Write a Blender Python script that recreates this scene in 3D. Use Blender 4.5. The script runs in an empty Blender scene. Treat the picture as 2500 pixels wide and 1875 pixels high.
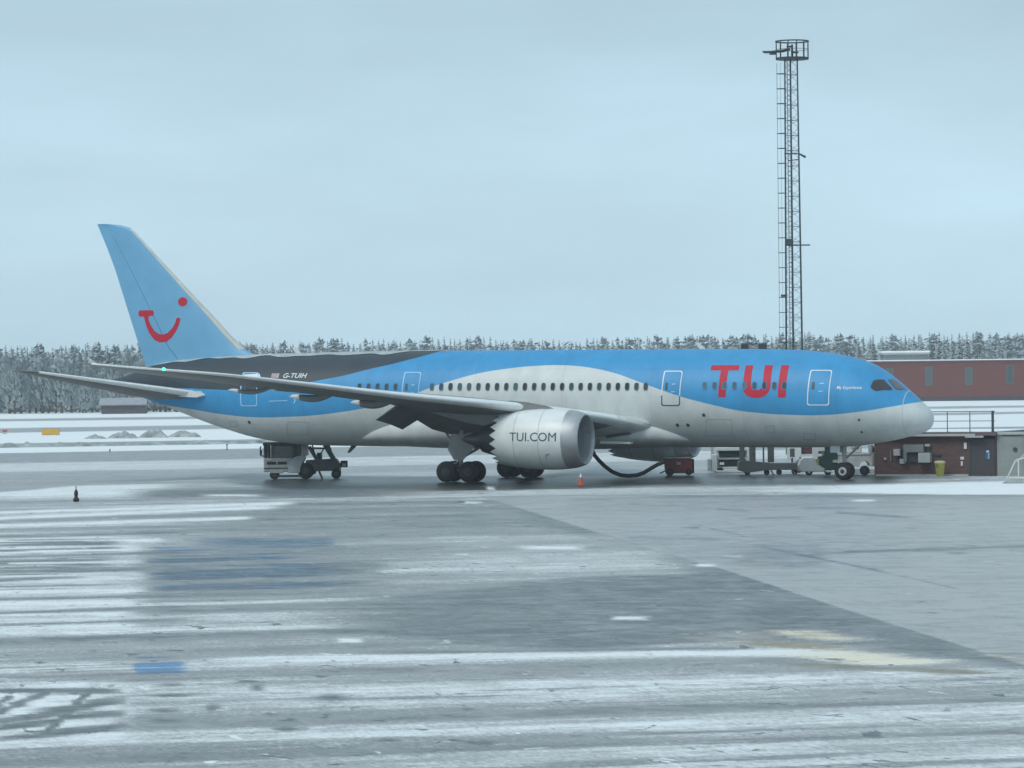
import bpy, bmesh, math, random
import numpy as np
from mathutils import Vector, Matrix, noise as mnoise
random.seed(7); np.random.seed(7)
PI = math.pi; rad = math.radians
S = bpy.context.scene; COL = S.collection

# ------------------------------------------------------------ camera
FL = 9236.0                                    # focal length in pixels of a 2500 px wide picture
CAM = np.array([60.606, -218.169, 6.343]); YAW, PIT, ROL = .38167, -.00171, -.0111
_f = np.array([-math.sin(YAW)*math.cos(PIT), math.cos(YAW)*math.cos(PIT), math.sin(PIT)])
_r = np.cross(_f, [0, 0, 1]); _r /= np.linalg.norm(_r); _u = np.cross(_r, _f)
RT = _r*math.cos(ROL)+_u*math.sin(ROL); UP = -_r*math.sin(ROL)+_u*math.cos(ROL)
cd = bpy.data.cameras.new('camera'); cam = bpy.data.objects.new('camera', cd); COL.objects.link(cam)
cd.sensor_width = 36; cd.lens = FL/2500*36; cd.clip_start = 1; cd.clip_end = 9000
M = Matrix(((RT[0], UP[0], -_f[0]), (RT[1], UP[1], -_f[1]), (RT[2], UP[2], -_f[2]))).to_4x4()
M.translation = Vector(CAM); cam.matrix_world = M
S.camera = cam

# ------------------------------------------------------------ sky, sun, exposure
SUN_EL, SUN_AZ = rad(48), rad(200)
w = bpy.data.worlds.new('World'); S.world = w; w.use_nodes = True
nt = w.node_tree; nt.nodes.clear()
out = nt.nodes.new('ShaderNodeOutputWorld'); bg = nt.nodes.new('ShaderNodeBackground')
sky = nt.nodes.new('ShaderNodeTexSky'); sky.sky_type = 'NISHITA'; sky.sun_disc = False
sky.sun_elevation = SUN_EL; sky.sun_rotation = SUN_AZ
sky.air_density = 1.0; sky.dust_density = 2.0
tc = nt.nodes.new('ShaderNodeTexCoord')
mp = nt.nodes.new('ShaderNodeMapping'); mp.inputs['Scale'].default_value = (1, 1, 4.0)
n1 = nt.nodes.new('ShaderNodeTexNoise'); n1.inputs['Scale'].default_value = 6.5; n1.inputs['Detail'].default_value = 5
n1.inputs['Roughness'].default_value = .5
cr = nt.nodes.new('ShaderNodeValToRGB')
cr.color_ramp.elements[0].position = .34; cr.color_ramp.elements[0].color = (4.45, 6.2, 7.3, 1)
cr.color_ramp.elements[1].position = .66; cr.color_ramp.elements[1].color = (5.25, 7.4, 8.75, 1)
mx = nt.nodes.new('ShaderNodeMix'); mx.data_type = 'RGBA'; mx.inputs[0].default_value = .90
# overcast layer a little greyer high up
sep = nt.nodes.new('ShaderNodeSeparateXYZ'); mr = nt.nodes.new('ShaderNodeValToRGB'); mr.color_ramp.interpolation = 'EASE'
e_ = mr.color_ramp.elements; e_[0].position = 0; e_[0].color = (.87, .87, .87, 1); e_[1].position = .05; e_[1].color = (1, 1, 1, 1)
for p_, c_ in ((.10, .83), (.3, .80), (1., .80)):
    q_ = e_.new(p_); q_.color = (c_, c_, c_, 1)
sc = nt.nodes.new('ShaderNodeVectorMath'); sc.operation = 'SCALE'
L = nt.links
L.new(tc.outputs['Generated'], mp.inputs['Vector']); L.new(mp.outputs[0], n1.inputs['Vector'])
L.new(n1.outputs['Fac'], cr.inputs['Fac']); L.new(tc.outputs['Generated'], sep.inputs[0])
L.new(sep.outputs['Z'], mr.inputs[0]); L.new(cr.outputs['Color'], sc.inputs[0]); L.new(mr.outputs[0], sc.inputs['Scale'])
L.new(sky.outputs[0], mx.inputs[6]); L.new(sc.outputs[0], mx.inputs[7]); L.new(mx.outputs[2], bg.inputs['Color'])
bg.inputs['Strength'].default_value = .10; L.new(bg.outputs[0], out.inputs['Surface'])
sd = bpy.data.lights.new('sun', 'SUN'); sd.energy = 1.4; sd.angle = rad(28); sd.color = (1, .955, .88)
so = bpy.data.objects.new('sun', sd); COL.objects.link(so)
# light comes from behind the camera's left shoulder, high behind cloud
so.rotation_euler = (PI/2-SUN_EL, 0, PI-SUN_AZ)
S.view_settings.view_transform = 'Standard'; S.view_settings.look = 'None'
S.view_settings.gamma = 1; S.view_settings.use_curve_mapping = False
S.view_settings.exposure = 0.22
S.render.engine = 'CYCLES'
S.cycles.volume_bounces = 1; S.cycles.volume_step_rate = 4

# ------------------------------------------------------------ helpers: layout
DEL = .00763
def ray(u, v): return _f+RT*(u-1250)/FL-UP*(v-937.5)/FL
def aty(u, v, y): d = ray(u, v); return CAM+d*((y-CAM[1])/d[1])
def gnd(u, v, z=0.): d = ray(u, v); return CAM+d*((z-CAM[2])/d[2])
def dep(u, v, t): return CAM+ray(u, v)*t
def A(u, v, y):                                # pixel -> aircraft frame (s aft of nose, z) at lateral y
    p = aty(u, v, y); return (-p[0], p[2]-(-p[0]-28.4)*DEL)
def proj_np(P):
    d = P-CAM; z = d@_f
    return 1250+FL*(d@RT)/z, 937.5-FL*(d@UP)/z
# ------------------------------------------------------------ helpers: objects
def tag(o, label=None, cat=None, group=None, kind=None):
    if label: o['label'] = label
    if cat: o['category'] = cat
    if group: o['group'] = group
    if kind: o['kind'] = kind
    return o
def empty(name, loc, rz=0, label=None, cat=None, group=None):
    o = bpy.data.objects.new(name, None); COL.objects.link(o); o.location = loc; o.rotation_euler = (0, 0, rz)
    o.empty_display_size = .3
    return tag(o, label, cat, group)
def obj(name, bm, mats, parent=None, smooth=False, loc=None, ang=None):
    me = bpy.data.meshes.new(name)
    if smooth:
        for fc in bm.faces: fc.smooth = True
    bm.normal_update(); bm.to_mesh(me); bm.free()
    for m in (mats if isinstance(mats, (list, tuple)) else [mats]): me.materials.append(m)
    if smooth and ang: me.set_sharp_from_angle(angle=rad(ang))
    return link(name, me, parent, loc)
def link(name, me, parent=None, loc=None, rot=None):
    o = bpy.data.objects.new(name, me); COL.objects.link(o)
    if parent: o.parent = parent
    if loc is not None: o.location = loc
    if rot is not None: o.rotation_euler = rot
    return o
def BM(): return bmesh.new()
def box(bm, x0, x1, y0, y1, z0, z1, bev=0, mi=0, rot=None, piv=None):
    x0, x1 = sorted((x0, x1)); y0, y1 = sorted((y0, y1)); z0, z1 = sorted((z0, z1))
    g = bmesh.ops.create_cube(bm, size=1)['verts']
    for v in g: v.co = Vector(((x0+x1)/2+v.co.x*(x1-x0), (y0+y1)/2+v.co.y*(y1-y0), (z0+z1)/2+v.co.z*(z1-z0)))
    fs = set(f_ for v in g for f_ in v.link_faces)
    for f_ in fs: f_.material_index = mi
    if bev:
        es = list(set(e for v in g for e in v.link_edges))
        r_ = bmesh.ops.bevel(bm, geom=es, offset=bev, segments=2, affect='EDGES', profile=.5)
        for f_ in r_['faces']: f_.material_index = mi
        g = list(set(v for f_ in r_['faces'] for v in f_.verts) | set(v for v in g if v.is_valid))
    if rot is not None:
        bmesh.ops.rotate(bm, verts=[v for v in g if v.is_valid], cent=piv or Vector(((x0+x1)/2, (y0+y1)/2, (z0+z1)/2)), matrix=rot)
    return bm
def prism(bm, pts, y0, y1, mi=0, bev=0):       # outline in x,z extruded along y
    a = [bm.verts.new((p[0], y0, p[1])) for p in pts]; b = [bm.verts.new((p[0], y1, p[1])) for p in pts]
    n = len(pts); fs = [bm.faces.new(a), bm.faces.new(b[::-1])]
    for i in range(n): fs.append(bm.faces.new((a[i], b[i], b[(i+1) % n], a[(i+1) % n])))
    for f_ in fs: f_.material_index = mi
    bmesh.ops.recalc_face_normals(bm, faces=fs)
    if bev:
        es = list(set(e for f_ in fs[:2] for e in f_.edges))
        bmesh.ops.bevel(bm, geom=es, offset=bev, segments=2, affect='EDGES')
    return bm
def prismx(bm, pts, x0, x1, mi=0):             # outline in y,z extruded along x
    a = [bm.verts.new((x0, p[0], p[1])) for p in pts]; b = [bm.verts.new((x1, p[0], p[1])) for p in pts]
    n = len(pts); fs = [bm.faces.new(a), bm.faces.new(b[::-1])]
    for i in range(n): fs.append(bm.faces.new((a[i], b[i], b[(i+1) % n], a[(i+1) % n])))
    for f_ in fs: f_.material_index = mi
    bmesh.ops.recalc_face_normals(bm, faces=fs); return bm
def tube(bm, pts, r, seg=8, mi=0, closed=False, cap=True):
    pts = [Vector(p) for p in pts]; rings = []; n = len(pts)
    rs = r if isinstance(r, (list, tuple)) else [r]*n
    ref = None
    for i, p in enumerate(pts):
        a = pts[(i-1) % n] if (i or closed) else p; b = pts[(i+1) % n] if (i < n-1 or closed) else p
        d = (b-a).normalized()
        if ref is None: ref = Vector((0, 0, 1)) if abs(d.z) < .9 else Vector((1, 0, 0))
        x = d.cross(ref).normalized(); y = d.cross(x).normalized(); ref = -y if False else ref
        rings.append([bm.verts.new(p+(x*math.cos(2*PI*k/seg)+y*math.sin(2*PI*k/seg))*rs[i]) for k in range(seg)])
    m = n if closed else n-1; fs = []
    for i in range(m):
        a, b = rings[i], rings[(i+1) % n]
        for k in range(seg): fs.append(bm.faces.new((a[k], a[(k+1) % seg], b[(k+1) % seg], b[k])))
    if cap and not closed: fs.append(bm.faces.new(rings[0][::-1])); fs.append(bm.faces.new(rings[-1]))
    for f_ in fs: f_.material_index = mi
    bmesh.ops.recalc_face_normals(bm, faces=fs)
    return bm
def lathe(bm, prof, axis='x', c=(0, 0, 0), seg=32, mi=0, mis=None, cap=True):   # prof: (t, r) along axis
    c = Vector(c); rings = []
    for t, r in prof:
        ring = []
        for k in range(seg):
            a = 2*PI*k/seg; cs, sn = math.cos(a)*r, math.sin(a)*r
            co = {'x': (t, cs, sn), 'y': (cs, t, sn), 'z': (cs, sn, t)}[axis]
            ring.append(bm.verts.new(c+Vector(co)))
        rings.append(ring)
    fs = []
    for i in range(len(rings)-1):
        for k in range(seg):
            f_ = bm.faces.new((rings[i][k], rings[i][(k+1) % seg], rings[i+1][(k+1) % seg], rings[i+1][k]))
            f_.material_index = mis[i] if mis else mi; fs.append(f_)
    for rg, last in ((rings[0], 0), (rings[-1], 1)) if cap else ():
        try:
            f_ = bm.faces.new(rg if last else rg[::-1]); f_.material_index = (mis[-1] if last else mis[0]) if mis else mi; fs.append(f_)
        except ValueError: pass
    bmesh.ops.recalc_face_normals(bm, faces=fs)
    return bm

# ------------------------------------------------------------ materials
def srgb(r, g, b):
    def c(x): x /= 255; return x/12.92 if x <= .04045 else ((x+.055)/1.055)**2.4
    return (c(r), c(g), c(b), 1)
def mat(name, col, rough=.5, metal=0, var=.12, scale=1.5, bump=0, spec=.5, streak=None, coat=0):
    m = bpy.data.materials.new(name); m.use_nodes = True; t = m.node_tree; b = t.nodes['Principled BSDF']
    b.inputs['Roughness'].default_value = rough; b.inputs['Metallic'].default_value = metal
    b.inputs['Specular IOR Level'].default_value = spec
    if coat: b.inputs['Coat Weight'].default_value = coat; b.inputs['Coat Roughness'].default_value = .15
    c4 = tuple(col[:3])+(1,)
    if var:
        co = t.nodes.new('ShaderNodeTexCoord'); mpn = t.nodes.new('ShaderNodeMapping'); nz = t.nodes.new('ShaderNodeTexNoise')
        mpn.inputs['Scale'].default_value = streak or (1, 1, 1)
        nz.inputs['Scale'].default_value = scale; nz.inputs['Detail'].default_value = 6; nz.inputs['Roughness'].default_value = .65
        r_ = t.nodes.new('ShaderNodeMapRange'); r_.inputs['From Min'].default_value = .3; r_.inputs['From Max'].default_value = .7
        r_.inputs['To Min'].default_value = 1-var; r_.inputs['To Max'].default_value = 1+var*.6
        v_ = t.nodes.new('ShaderNodeVectorMath'); v_.operation = 'SCALE'; v_.inputs[0].default_value = c4[:3]
        t.links.new(co.outputs['Object'], mpn.inputs[0]); t.links.new(mpn.outputs[0], nz.inputs['Vector'])
        t.links.new(nz.outputs['Fac'], r_.inputs['Value']); t.links.new(r_.outputs[0], v_.inputs['Scale'])
        t.links.new(v_.outputs[0], b.inputs['Base Color'])
        if bump:
            bp = t.nodes.new('ShaderNodeBump'); bp.inputs['Strength'].default_value = bump; bp.inputs['Distance'].default_value = .05
            t.links.new(nz.outputs['Fac'], bp.inputs['Height']); t.links.new(bp.outputs[0], b.inputs['Normal'])
    else: b.inputs['Base Color'].default_value = c4
    return m
def emis(name, col, s):
    m = mat(name, col, var=0); b = m.node_tree.nodes['Principled BSDF']
    b.inputs['Emission Color'].default_value = tuple(col[:3])+(1,); b.inputs['Emission Strength'].default_value = s
    return m
WHITE = mat('white_paint', (.66, .69, .68), .42, var=.16, scale=.7, streak=(.5, .5, 1))
GREYP = mat('grey_paint', (.36, .38, .385), .5, var=.18, scale=.8)
WINGG = mat('wing_grey_paint', (.20, .215, .215), .5, var=.22, scale=.6, streak=(.4, 1, 1))
LEADE = mat('bare_leading_edge', (.86, .88, .87), .3, metal=.25, var=.1)
METAL = mat('bare_metal', (.42, .44, .455), .48, metal=.55, var=.15)
DKMET = mat('dark_metal', (.05, .06, .065), .5, metal=.4, var=.3, scale=3)
STRUT = mat('strut_metal', (.30, .31, .31), .4, metal=.4, var=.3, scale=3)
TYRE = mat('tyre_rubber', (.012, .014, .016), .75, var=.3, scale=6)
RIM = mat('wheel_rim', (.55, .57, .57), .45, var=.2, scale=5)
RIMDK = mat('dark_wheel_rim', (.035, .04, .045), .5, var=.2, scale=5)
RED = mat('logo_red', (.50, .018, .045), .55, spec=.3, var=.08)
LETW = mat('white_lettering', (.72, .76, .78), .5, var=.05)
LETD = mat('dark_lettering', (.02, .07, .09), .5, var=.05)
LBLUE = mat('pale_blue_line', (.32, .58, .82), .5, var=.05)
NAVY = mat('dark_outline', (.03, .08, .11), .5, var=.05)
GLASS = mat('dark_window_glass', (.02, .045, .055), .3, spec=.25, var=.15, scale=4)
COCKG = mat('cockpit_glass', (.05, .045, .05), .08, var=.1, scale=3)
WFRAME = mat('window_surround', (.20, .25, .27), .45, var=.05)
FINB = mat('fin_blue_paint', (.155, .40, .62), .42, var=.10, scale=.5)
SNOW = mat('snow', (.80, .84, .86), .75, var=.07, scale=2, bump=.4)
BRICK = mat('dark_red_brick', (.125, .062, .060), .85, var=.14, scale=1.2, streak=(1, 1, 6))
t = BRICK.node_tree; bt_ = t.nodes.new('ShaderNodeTexBrick'); cb2 = t.nodes.new('ShaderNodeMapping'); cb2.inputs['Rotation'].default_value = (PI/2, 0, 0)
t.links.new(t.nodes['Texture Coordinate'].outputs['Object'], cb2.inputs[0]); t.links.new(cb2.outputs[0], bt_.inputs['Vector'])
bt_.inputs['Scale'].default_value = 1; bt_.inputs['Brick Width'].default_value = .25; bt_.inputs['Row Height'].default_value = .075; bt_.inputs['Mortar Size'].default_value = .008
bt_.inputs['Color1'].default_value = (.15, .064, .058, 1); bt_.inputs['Color2'].default_value = (.085, .048, .048, 1); bt_.inputs['Mortar'].default_value = (.12, .10, .10, 1)
vm_ = [n for n in t.nodes if n.bl_idname == 'ShaderNodeVectorMath'][0]; t.links.new(bt_.outputs['Color'], vm_.inputs[0])
REDWALL = mat('red_cladding', (.135, .022, .014), .8, var=.22, scale=.35, streak=(.3, .3, 6))
CONC = mat('concrete_wall', (.27, .30, .295), .85, var=.2, scale=.9, bump=.2)
CONCL = mat('pale_concrete', (.42, .44, .44), .85, var=.2, scale=.9)
DOORD = mat('dark_door_paint', (.055, .05, .058), .6, var=.2)
STEEL = mat('galvanised_steel', (.13, .155, .165), .5, metal=.3, var=.3, scale=2)
MASTD = mat('dark_mast_steel', (.035, .055, .065), .6, var=.25, scale=2)
MASTL = mat('pale_mast_steel', (.20, .25, .27), .6, var=.2, scale=2)
REDP = mat('red_machine_paint', (.20, .035, .035), .5, var=.3, scale=2)
GREEN = mat('dark_green_paint', (.018, .05, .045), .45, var=.3, scale=2)
PALEG = mat('pale_grey_paint', (.42, .47, .47), .45, var=.2, scale=1.5)
TRWH = mat('dirty_white_paint', (.62, .65, .65), .45, var=.2, scale=1.2)
TRGR = mat('dirty_grey_paint', (.36, .385, .385), .5, var=.35, scale=1.2)
BLACKR = mat('black_rubber', (.008, .011, .014), .6, var=.2)
ORANGE = mat('cone_orange', (.60, .09, .045), .6, var=.15, scale=5)
YELL = mat('yellow_plastic', (.50, .46, .10), .55, var=.25, scale=4)
YLID = mat('pale_yellow_plastic', (.66, .62, .35), .55, var=.15, scale=4)
SIGNY = mat('sign_yellow', (.62, .36, .05), .55, var=.2, scale=3)
SIGNB = mat('sign_blue', (.02, .12, .30), .5, var=.1)
HUTM = mat('brown_timber', (.085, .07, .085), .85, var=.3, scale=1)
GREENL = emis('green_lamp', (.03, 1, .40), 5)

# ------------------------------------------------------------ the setting: ground
def fbm(x, y, oct=4, seed=0):                  # cheap value noise in numpy
    rs = np.random.RandomState(seed); T = rs.rand(256, 256); r = np.zeros_like(x); a = 1.; s = 0
    for o in range(oct):
        xi = np.floor(x).astype(int); yi = np.floor(y).astype(int); fx = x-xi; fy = y-yi
        fx = fx*fx*(3-2*fx); fy = fy*fy*(3-2*fy)
        g = lambda i, j: T[(xi+i) % 256, (yi+j) % 256]
        r += a*((g(0, 0)*(1-fx)+g(1, 0)*fx)*(1-fy)+(g(0, 1)*(1-fx)+g(1, 1)*fx)*fy); s += a
        a *= .5; x = x*2.03+17; y = y*2.03+31
    return r/s
def smooth(a, b, x): t = np.clip((x-a)/(b-a), 0, 1); return t*t*(3-2*t)
def line_v(pts, u):                            # piecewise linear v(u), extended beyond its ends
    xs = np.array([p[0] for p in pts], float); ys = np.array([p[1] for p in pts], float)
    r = np.interp(u, xs, ys)
    r = np.where(u < xs[0], ys[0]+(u-xs[0])*-.012, r); r = np.where(u > xs[-1], ys[-1]+(u-xs[-1])*(-.004), r)
    return r
def build_ground():
    ang = np.concatenate([np.radians(np.linspace(-180, -14, 60))[:-1], np.radians(np.linspace(-14, 14, 420)), np.radians(np.linspace(14, 180, 60))[1:-1]])
    hv = np.concatenate([np.array([3, 6, 10, 15, 21, 28, 36, 44]), np.arange(50, 300, 1.6), np.arange(300, 1000, 2.6), np.geomspace(1000, 12000, 24)])
    rr = 9236*6.343/hv
    Aa, Rr = np.meshgrid(ang, rr)
    dirx = -np.sin(YAW+(-Aa)); diry = np.cos(YAW-Aa)
    X = CAM[0]+dirx*Rr; Y = CAM[1]+diry*Rr; Z = np.zeros_like(X)
    P = np.stack([X, Y, Z], -1).reshape(-1, 3)
    x, y = P[:, 0], P[:, 1]
    inview = (np.abs(Aa).reshape(-1) < rad(13.9))
    u, v = proj_np(np.where(inview[:, None], P, CAM+_f*100))
    # streak coordinates: ploughing runs nearly across the view
    g0, g1 = gnd(0, 1567), gnd(1250, 1533); dd = (g1-g0)[:2]; dd /= np.linalg.norm(dd)
    al = x*dd[0]+y*dd[1]; ac = -x*dd[1]+y*dd[0]
    d_ = np.hypot(x-CAM[0], y-CAM[1])
    nz = fbm(al*.05+5, ac*.35+9, 4, 1); nb = fbm(al*.02+3, ac*.04+2, 4, 2); nf = fbm(al*.12, ac*1.1, 4, 3); nr = fbm(u/90., v/7., 4, 4) if True else 0
    nfar = fbm(al*.01, ac*.09, 4, 6)
    snow = .30+.25*(nb-.5); dark = .45+.3*(nb-.5); yel = np.zeros_like(x); glass_refl = np.zeros_like(x)  # last mask: blue window-pane reflections, painted as ground tint
    wob = (nz-.5)*9+(nb-.5)*6+(nf-.5)*5
    def setb(mask, s=None, d=None):
        nonlocal snow, dark
        if s is not None: snow = snow*(1-mask)+s*mask
        if d is not None: dark = dark*(1-mask)+d*mask
    def between(lo, hi, soft=2.5, wv=1.): 
        vv = v+wob*wv
        return smooth(-soft, soft, vv-lo)*(1-smooth(-soft, soft, vv-hi))
    def bandb(l0, r0, l1, r1, soft=1.2, wv=.12): return between(l0+(r0-l0)*u/2500, l1+(r1-l1)*u/2500, soft, wv)
    far = 1-smooth(-3, 3, v-(1107+(-47/2500.)*u))
    setb(far, 1., .2)
    for l0, r0, l1, r1, s_, d_k in [(1023, 990, 1029, 995, .12, .35), (1046, 1005, 1057, 1010, .12, .38), (1083, 1041, 1093, 1050, .25, .6), (1107, 1062, 1131, 1088, .18, .5),
                              (1131, 1088, 1153, 1110, .60, .3), (1153, 1110, 1190, 1145, .32, .45)]:
        setb(bandb(l0, r0, l1, r1), s_, d_k)
    # apron round the aircraft
    vtop = line_v([(0, 1200), (180, 1186), (600, 1160), (1400, 1140), (2500, 1140)], u)
    zone = smooth(-3, 3, v-vtop)
    setb(zone, .40+.5*(nz-.5), .45)
    # white wedge by the left marker
    m = between(line_v([(0, 1202), (180, 1187), (450, 1180)], u), line_v([(0, 1226), (250, 1226), (480, 1196)], u), 2, .3)*(1-smooth(330, 480, u))
    setb(m, .82, .3)
    m = between(1196-u*.004, 1246-u*.018, 4, .6)*smooth(250, 420, u)*(1-smooth(820, 1050, u)); setb(m, .22, .75)
    # dark wet strip under the aircraft, its contact shadow painted in as well
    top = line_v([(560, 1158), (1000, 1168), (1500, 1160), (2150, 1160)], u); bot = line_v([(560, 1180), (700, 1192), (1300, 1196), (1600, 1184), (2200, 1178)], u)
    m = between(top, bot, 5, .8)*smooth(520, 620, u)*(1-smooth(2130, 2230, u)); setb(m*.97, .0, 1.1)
    # snow strip at the right
    m = between(line_v([(1700, 1188), (2060, 1184), (2500, 1174)], u), line_v([(1700, 1198), (2060, 1203), (2300, 1208), (2500, 1208)], u), 2.5, .3)*smooth(1650, 2150, u)
    setb(m, .96, .3)
    m = between(line_v([(1000, 1200), (1700, 1188)], u), line_v([(1000, 1212), (1700, 1200)], u), 3, .8)*smooth(1000, 1300, u)*(1-smooth(1900, 2150, u)); setb(m*.8, .62, .3)
    m = between(line_v([(1400, 1210), (2500, 1208)], u), line_v([(1400, 1213), (2500, 1213)], u), 1.5, .5)*smooth(1380, 1600, u); setb(m*.6, .05, .8)
    # foreground base
    fg = smooth(1208, 1222, v+wob*.3)
    bl = line_v([(950, 1145), (1250, 1235), (1504, 1314), (1775, 1393), (2041, 1481), (2211, 1534), (2500, 1624)], u)
    bl = np.where(u > 2500, 1624+(u-2500)*.31, bl)
    conc = smooth(-1.5, 1.5, bl-v)*fg*smooth(1080, 1200, u)
    left = fg*(1-conc)
    snow = snow*(1-left)+left*(.38+1.1*(nz-.5)); dark = dark*(1-left)+left*.5
    snow = snow*(1-conc)+conc*(.12+.28*(nz-.5)); dark = dark*(1-conc)+conc*(.10+.25*(nb-.5))
    # far-left dark grey sheet 1260..1330
    m = left*between(1232-u*.01, 1345-u*.02, 8, .8)*smooth(350, 700, u); setb(m, .24+.5*(nz-.5), .55)
    # bright stripes on the left, v 1245..1300
    for a0, b0, uend in [(1251, 1230, 740), (1265, 1237, 700), (1282, 1262, 640), (1322, 1318, 420), (1345, 1340, 360), (1444, 1438, 365), (1475, 1466, 350), (1500, 1492, 350), (1530, 1520, 340)]:
        c = a0+(b0-a0)*u/700.
        m = left*np.exp(-((v+wob*.25-c)/4.2)**2)*(1-smooth(uend-60, uend, u)); setb(m, .95, .2)
    m = left*between(1300, 1560, 20, 1)*(1-smooth(270, 400, u+wob*4)); setb(m*.6, .88, .3)
    for a0, b0, w_ in [(1395, 1390, 5), (1462, 1455, 3.5), (1496, 1486, 3.5), (1527, 1518, 4), (1566, 1556, 6), (1360, 1352, 3), (1310, 1303, 4)]:
        c = a0+(b0-a0)*u/300.
        m = left*np.exp(-((v+wob*.4-c)/w_)**2)*(1-smooth(380, 520, u)); setb(m*.85, .1, .8)
    m = left*between(1318, 1350, 6, 2)*(1-smooth(240, 330, u))*smooth(.42, .6, nf); setb(m, .05, .9)
    m = left*between(1345, 1440, 8, 2)*(1-smooth(200, 330, u))*smooth(.47, .62, nf); setb(m*.9, .08, .85)
    # long grey line 1566 -> 1460 and partner light line below
    c = 1566-u*.031
    m = left*np.exp(-((v+wob*.35-c)/6)**2)*(1-smooth(1500, 1900, u)); setb(m*.75, .08, .75)
    c = 1618-u*.013
    m = left*np.exp(-((v+wob*.2-c)/9)**2)*smooth(400, 700, u)*(1-smooth(1900, 2150, u)); setb(m*.9, .88, .2)
    c = 1606-u*.013
    m = left*np.exp(-((v+wob*.2-c)/4)**2)*smooth(800, 1000, u)*(1-smooth(1750, 1950, u)); setb(m*.85, .05, .75)
    # dark bare sheet left of the joint
    top = line_v([(700, 1480), (1000, 1452), (1250, 1425), (1500, 1405), (1775, 1395), (1800, 1398)], u)
    bot = line_v([(700, 1520), (1000, 1560), (1400, 1590), (1800, 1560), (2300, 1600), (2600, 1640)], u)
    m = left*between(top, bot, 9, 1.6)*smooth(640, 1050, u); setb(m*.92, .08+.35*np.clip(nz-.5, 0, 1), .80)
    m = left*smooth(-2, 2, v-bl)*(1-smooth(8, 42, v-bl))*smooth(1200, 1300, u); setb(m*.75, .06, .76)
    # lighter slush 1290..1400 mid
    m = left*between(1308, 1400, 12, 1.5)*smooth(900, 1200, u)*(1-smooth(1560, 1760, u)); setb(m*.7, .55+.5*(nz-.5), .3)
    for (uc, vc, hu, hv_, s_, d_k) in [(1345, 1337, 75, 5, 1, .1), (1725, 1380, 28, 3.5, 1, .1), (855, 1564, 28, 5, 1, .1), (1540, 1509, 45, 5, .9, .1), (560, 1209, 70, 3, .9, .1), (1150, 1227, 26, 2.2, 1, .1), (1124, 1226, 10, 2.4, 0, 1),
                                (1195, 1192, 10, 5, .8, .1), (1690, 1288, 12, 2.5, 0, 1), (2110, 1222, 30, 3, .8, .1)]:
        m = np.exp(-np.maximum(((u-uc+wob*2)/hu)**4, ((v-vc+wob*.1)/hv_)**2)*1.2); setb(m, s_, d_k)
    # mid-left darker streaks
    m = left*between(1355, 1445, 8, 2.2)*smooth(340, 400, u+wob*3)*(1-smooth(820, 1000, u))*smooth(.47, .6, nz); setb(m*.85, .04, .9); 
    m = left*between(1345, 1440, 12, 3)*smooth(330, 430, u+wob*6)*(1-smooth(700, 980, u+wob*6)); setb(m*.4, .12, .75); glass_refl = np.maximum(glass_refl, m*smooth(.44, .54, nz)*1.)  # blue reflections in the window glass, painted into the ground colour
    m = left*between(1318, 1342, 7, 2.)*smooth(400, 600, u+wob*6)*(1-smooth(780, 860, u)); setb(m*.6, .06, .75); glass_refl = np.maximum(glass_refl, m*smooth(.4, .5, nz)*.9)
    m = left*between(1600, 1650, 12, 2)*smooth(300, 350, u+wob*2)*(1-smooth(420, 500, u+wob*2)); setb(m*.3, .25, .45); glass_refl = np.maximum(glass_refl, m*(.5+.5*smooth(.45, .55, nf)))
    m = left*between(1440, 1560, 25, 1)*smooth(330, 360, u)*(1-smooth(400, 560, u)); glass_refl = np.maximum(glass_refl, m*.28)
    m = conc*between(1330, 1384, 4, .6)*smooth(1700, 1860, u)*(1-smooth(1990, 2040, u)); setb(m*.8, .1, .5); glass_refl = np.maximum(glass_refl, m*.42*smooth(1820, 1880, u))  # more blue pane reflection, tinted onto the concrete
    for a, b, w_ in [((1860, 1336), (2160, 1396), 3), ((1980, 1352), (2230, 1343), 3.5)]:
        c = a[1]+(b[1]-a[1])*(u-a[0])/(b[0]-a[0]); m = conc*np.exp(-((v+wob*.2-c)/w_)**2)*smooth(a[0]-10, a[0]+10, u)*(1-smooth(b[0]-20, b[0]+20, u)); setb(m*.7, .05, .85); glass_refl = np.maximum(glass_refl, m*.7)
    # joints and damp lines in the concrete
    for a, b, w_, k in [((2154, 1396), (2341, 1438), 1.6, .6), ((1700, 1282), (1830, 1312), 1.6, .5), ((2230, 1343), (2510, 1333), 4, .8), ((2040, 1250), (2220, 1264), 3, .7), ((1750, 1244), (1830, 1246), 1.6, .7), ((1820, 1266), (1960, 1262), 1.6, .7),
                        ((1400, 1262), (1480, 1266), 1.5, .4), ((1530, 1313), (1760, 1316), 3, .4), ((1960, 1240), (2090, 1240), 2, .5), ((2420, 1595), (2510, 1596), 2, .6), ((1660, 1288), (1700, 1286), 1.5, .7)]:
        c = a[1]+(b[1]-a[1])*(u-a[0])/(b[0]-a[0]); m = conc*np.exp(-((v+wob*.3-c)/w_)**2)*smooth(a[0]-10, a[0]+10, u)*(1-smooth(b[0]-10, b[0]+10, u))
        setb(m*k, .03, .95)
    # thawed streak continuing the joint
    # bottom slush
    m = smooth(1610, 1650, v+wob)*(1-conc); setb(m*.85, .40+1.15*(nz-.5)+.7*(nb-.5), .48)
    m = smooth(1600, 1640, v)*(1-conc)*smooth(.60, .72, nf); setb(m*.6, .1, .75)
    m = between(1700, 1880, 12, 2)*(1-smooth(1300, 1900, u))*smooth(.52, .66, fbm(al*.02+8, ac*.35+1, 3, 9)); setb(m*.5, .15, .7)
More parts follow.
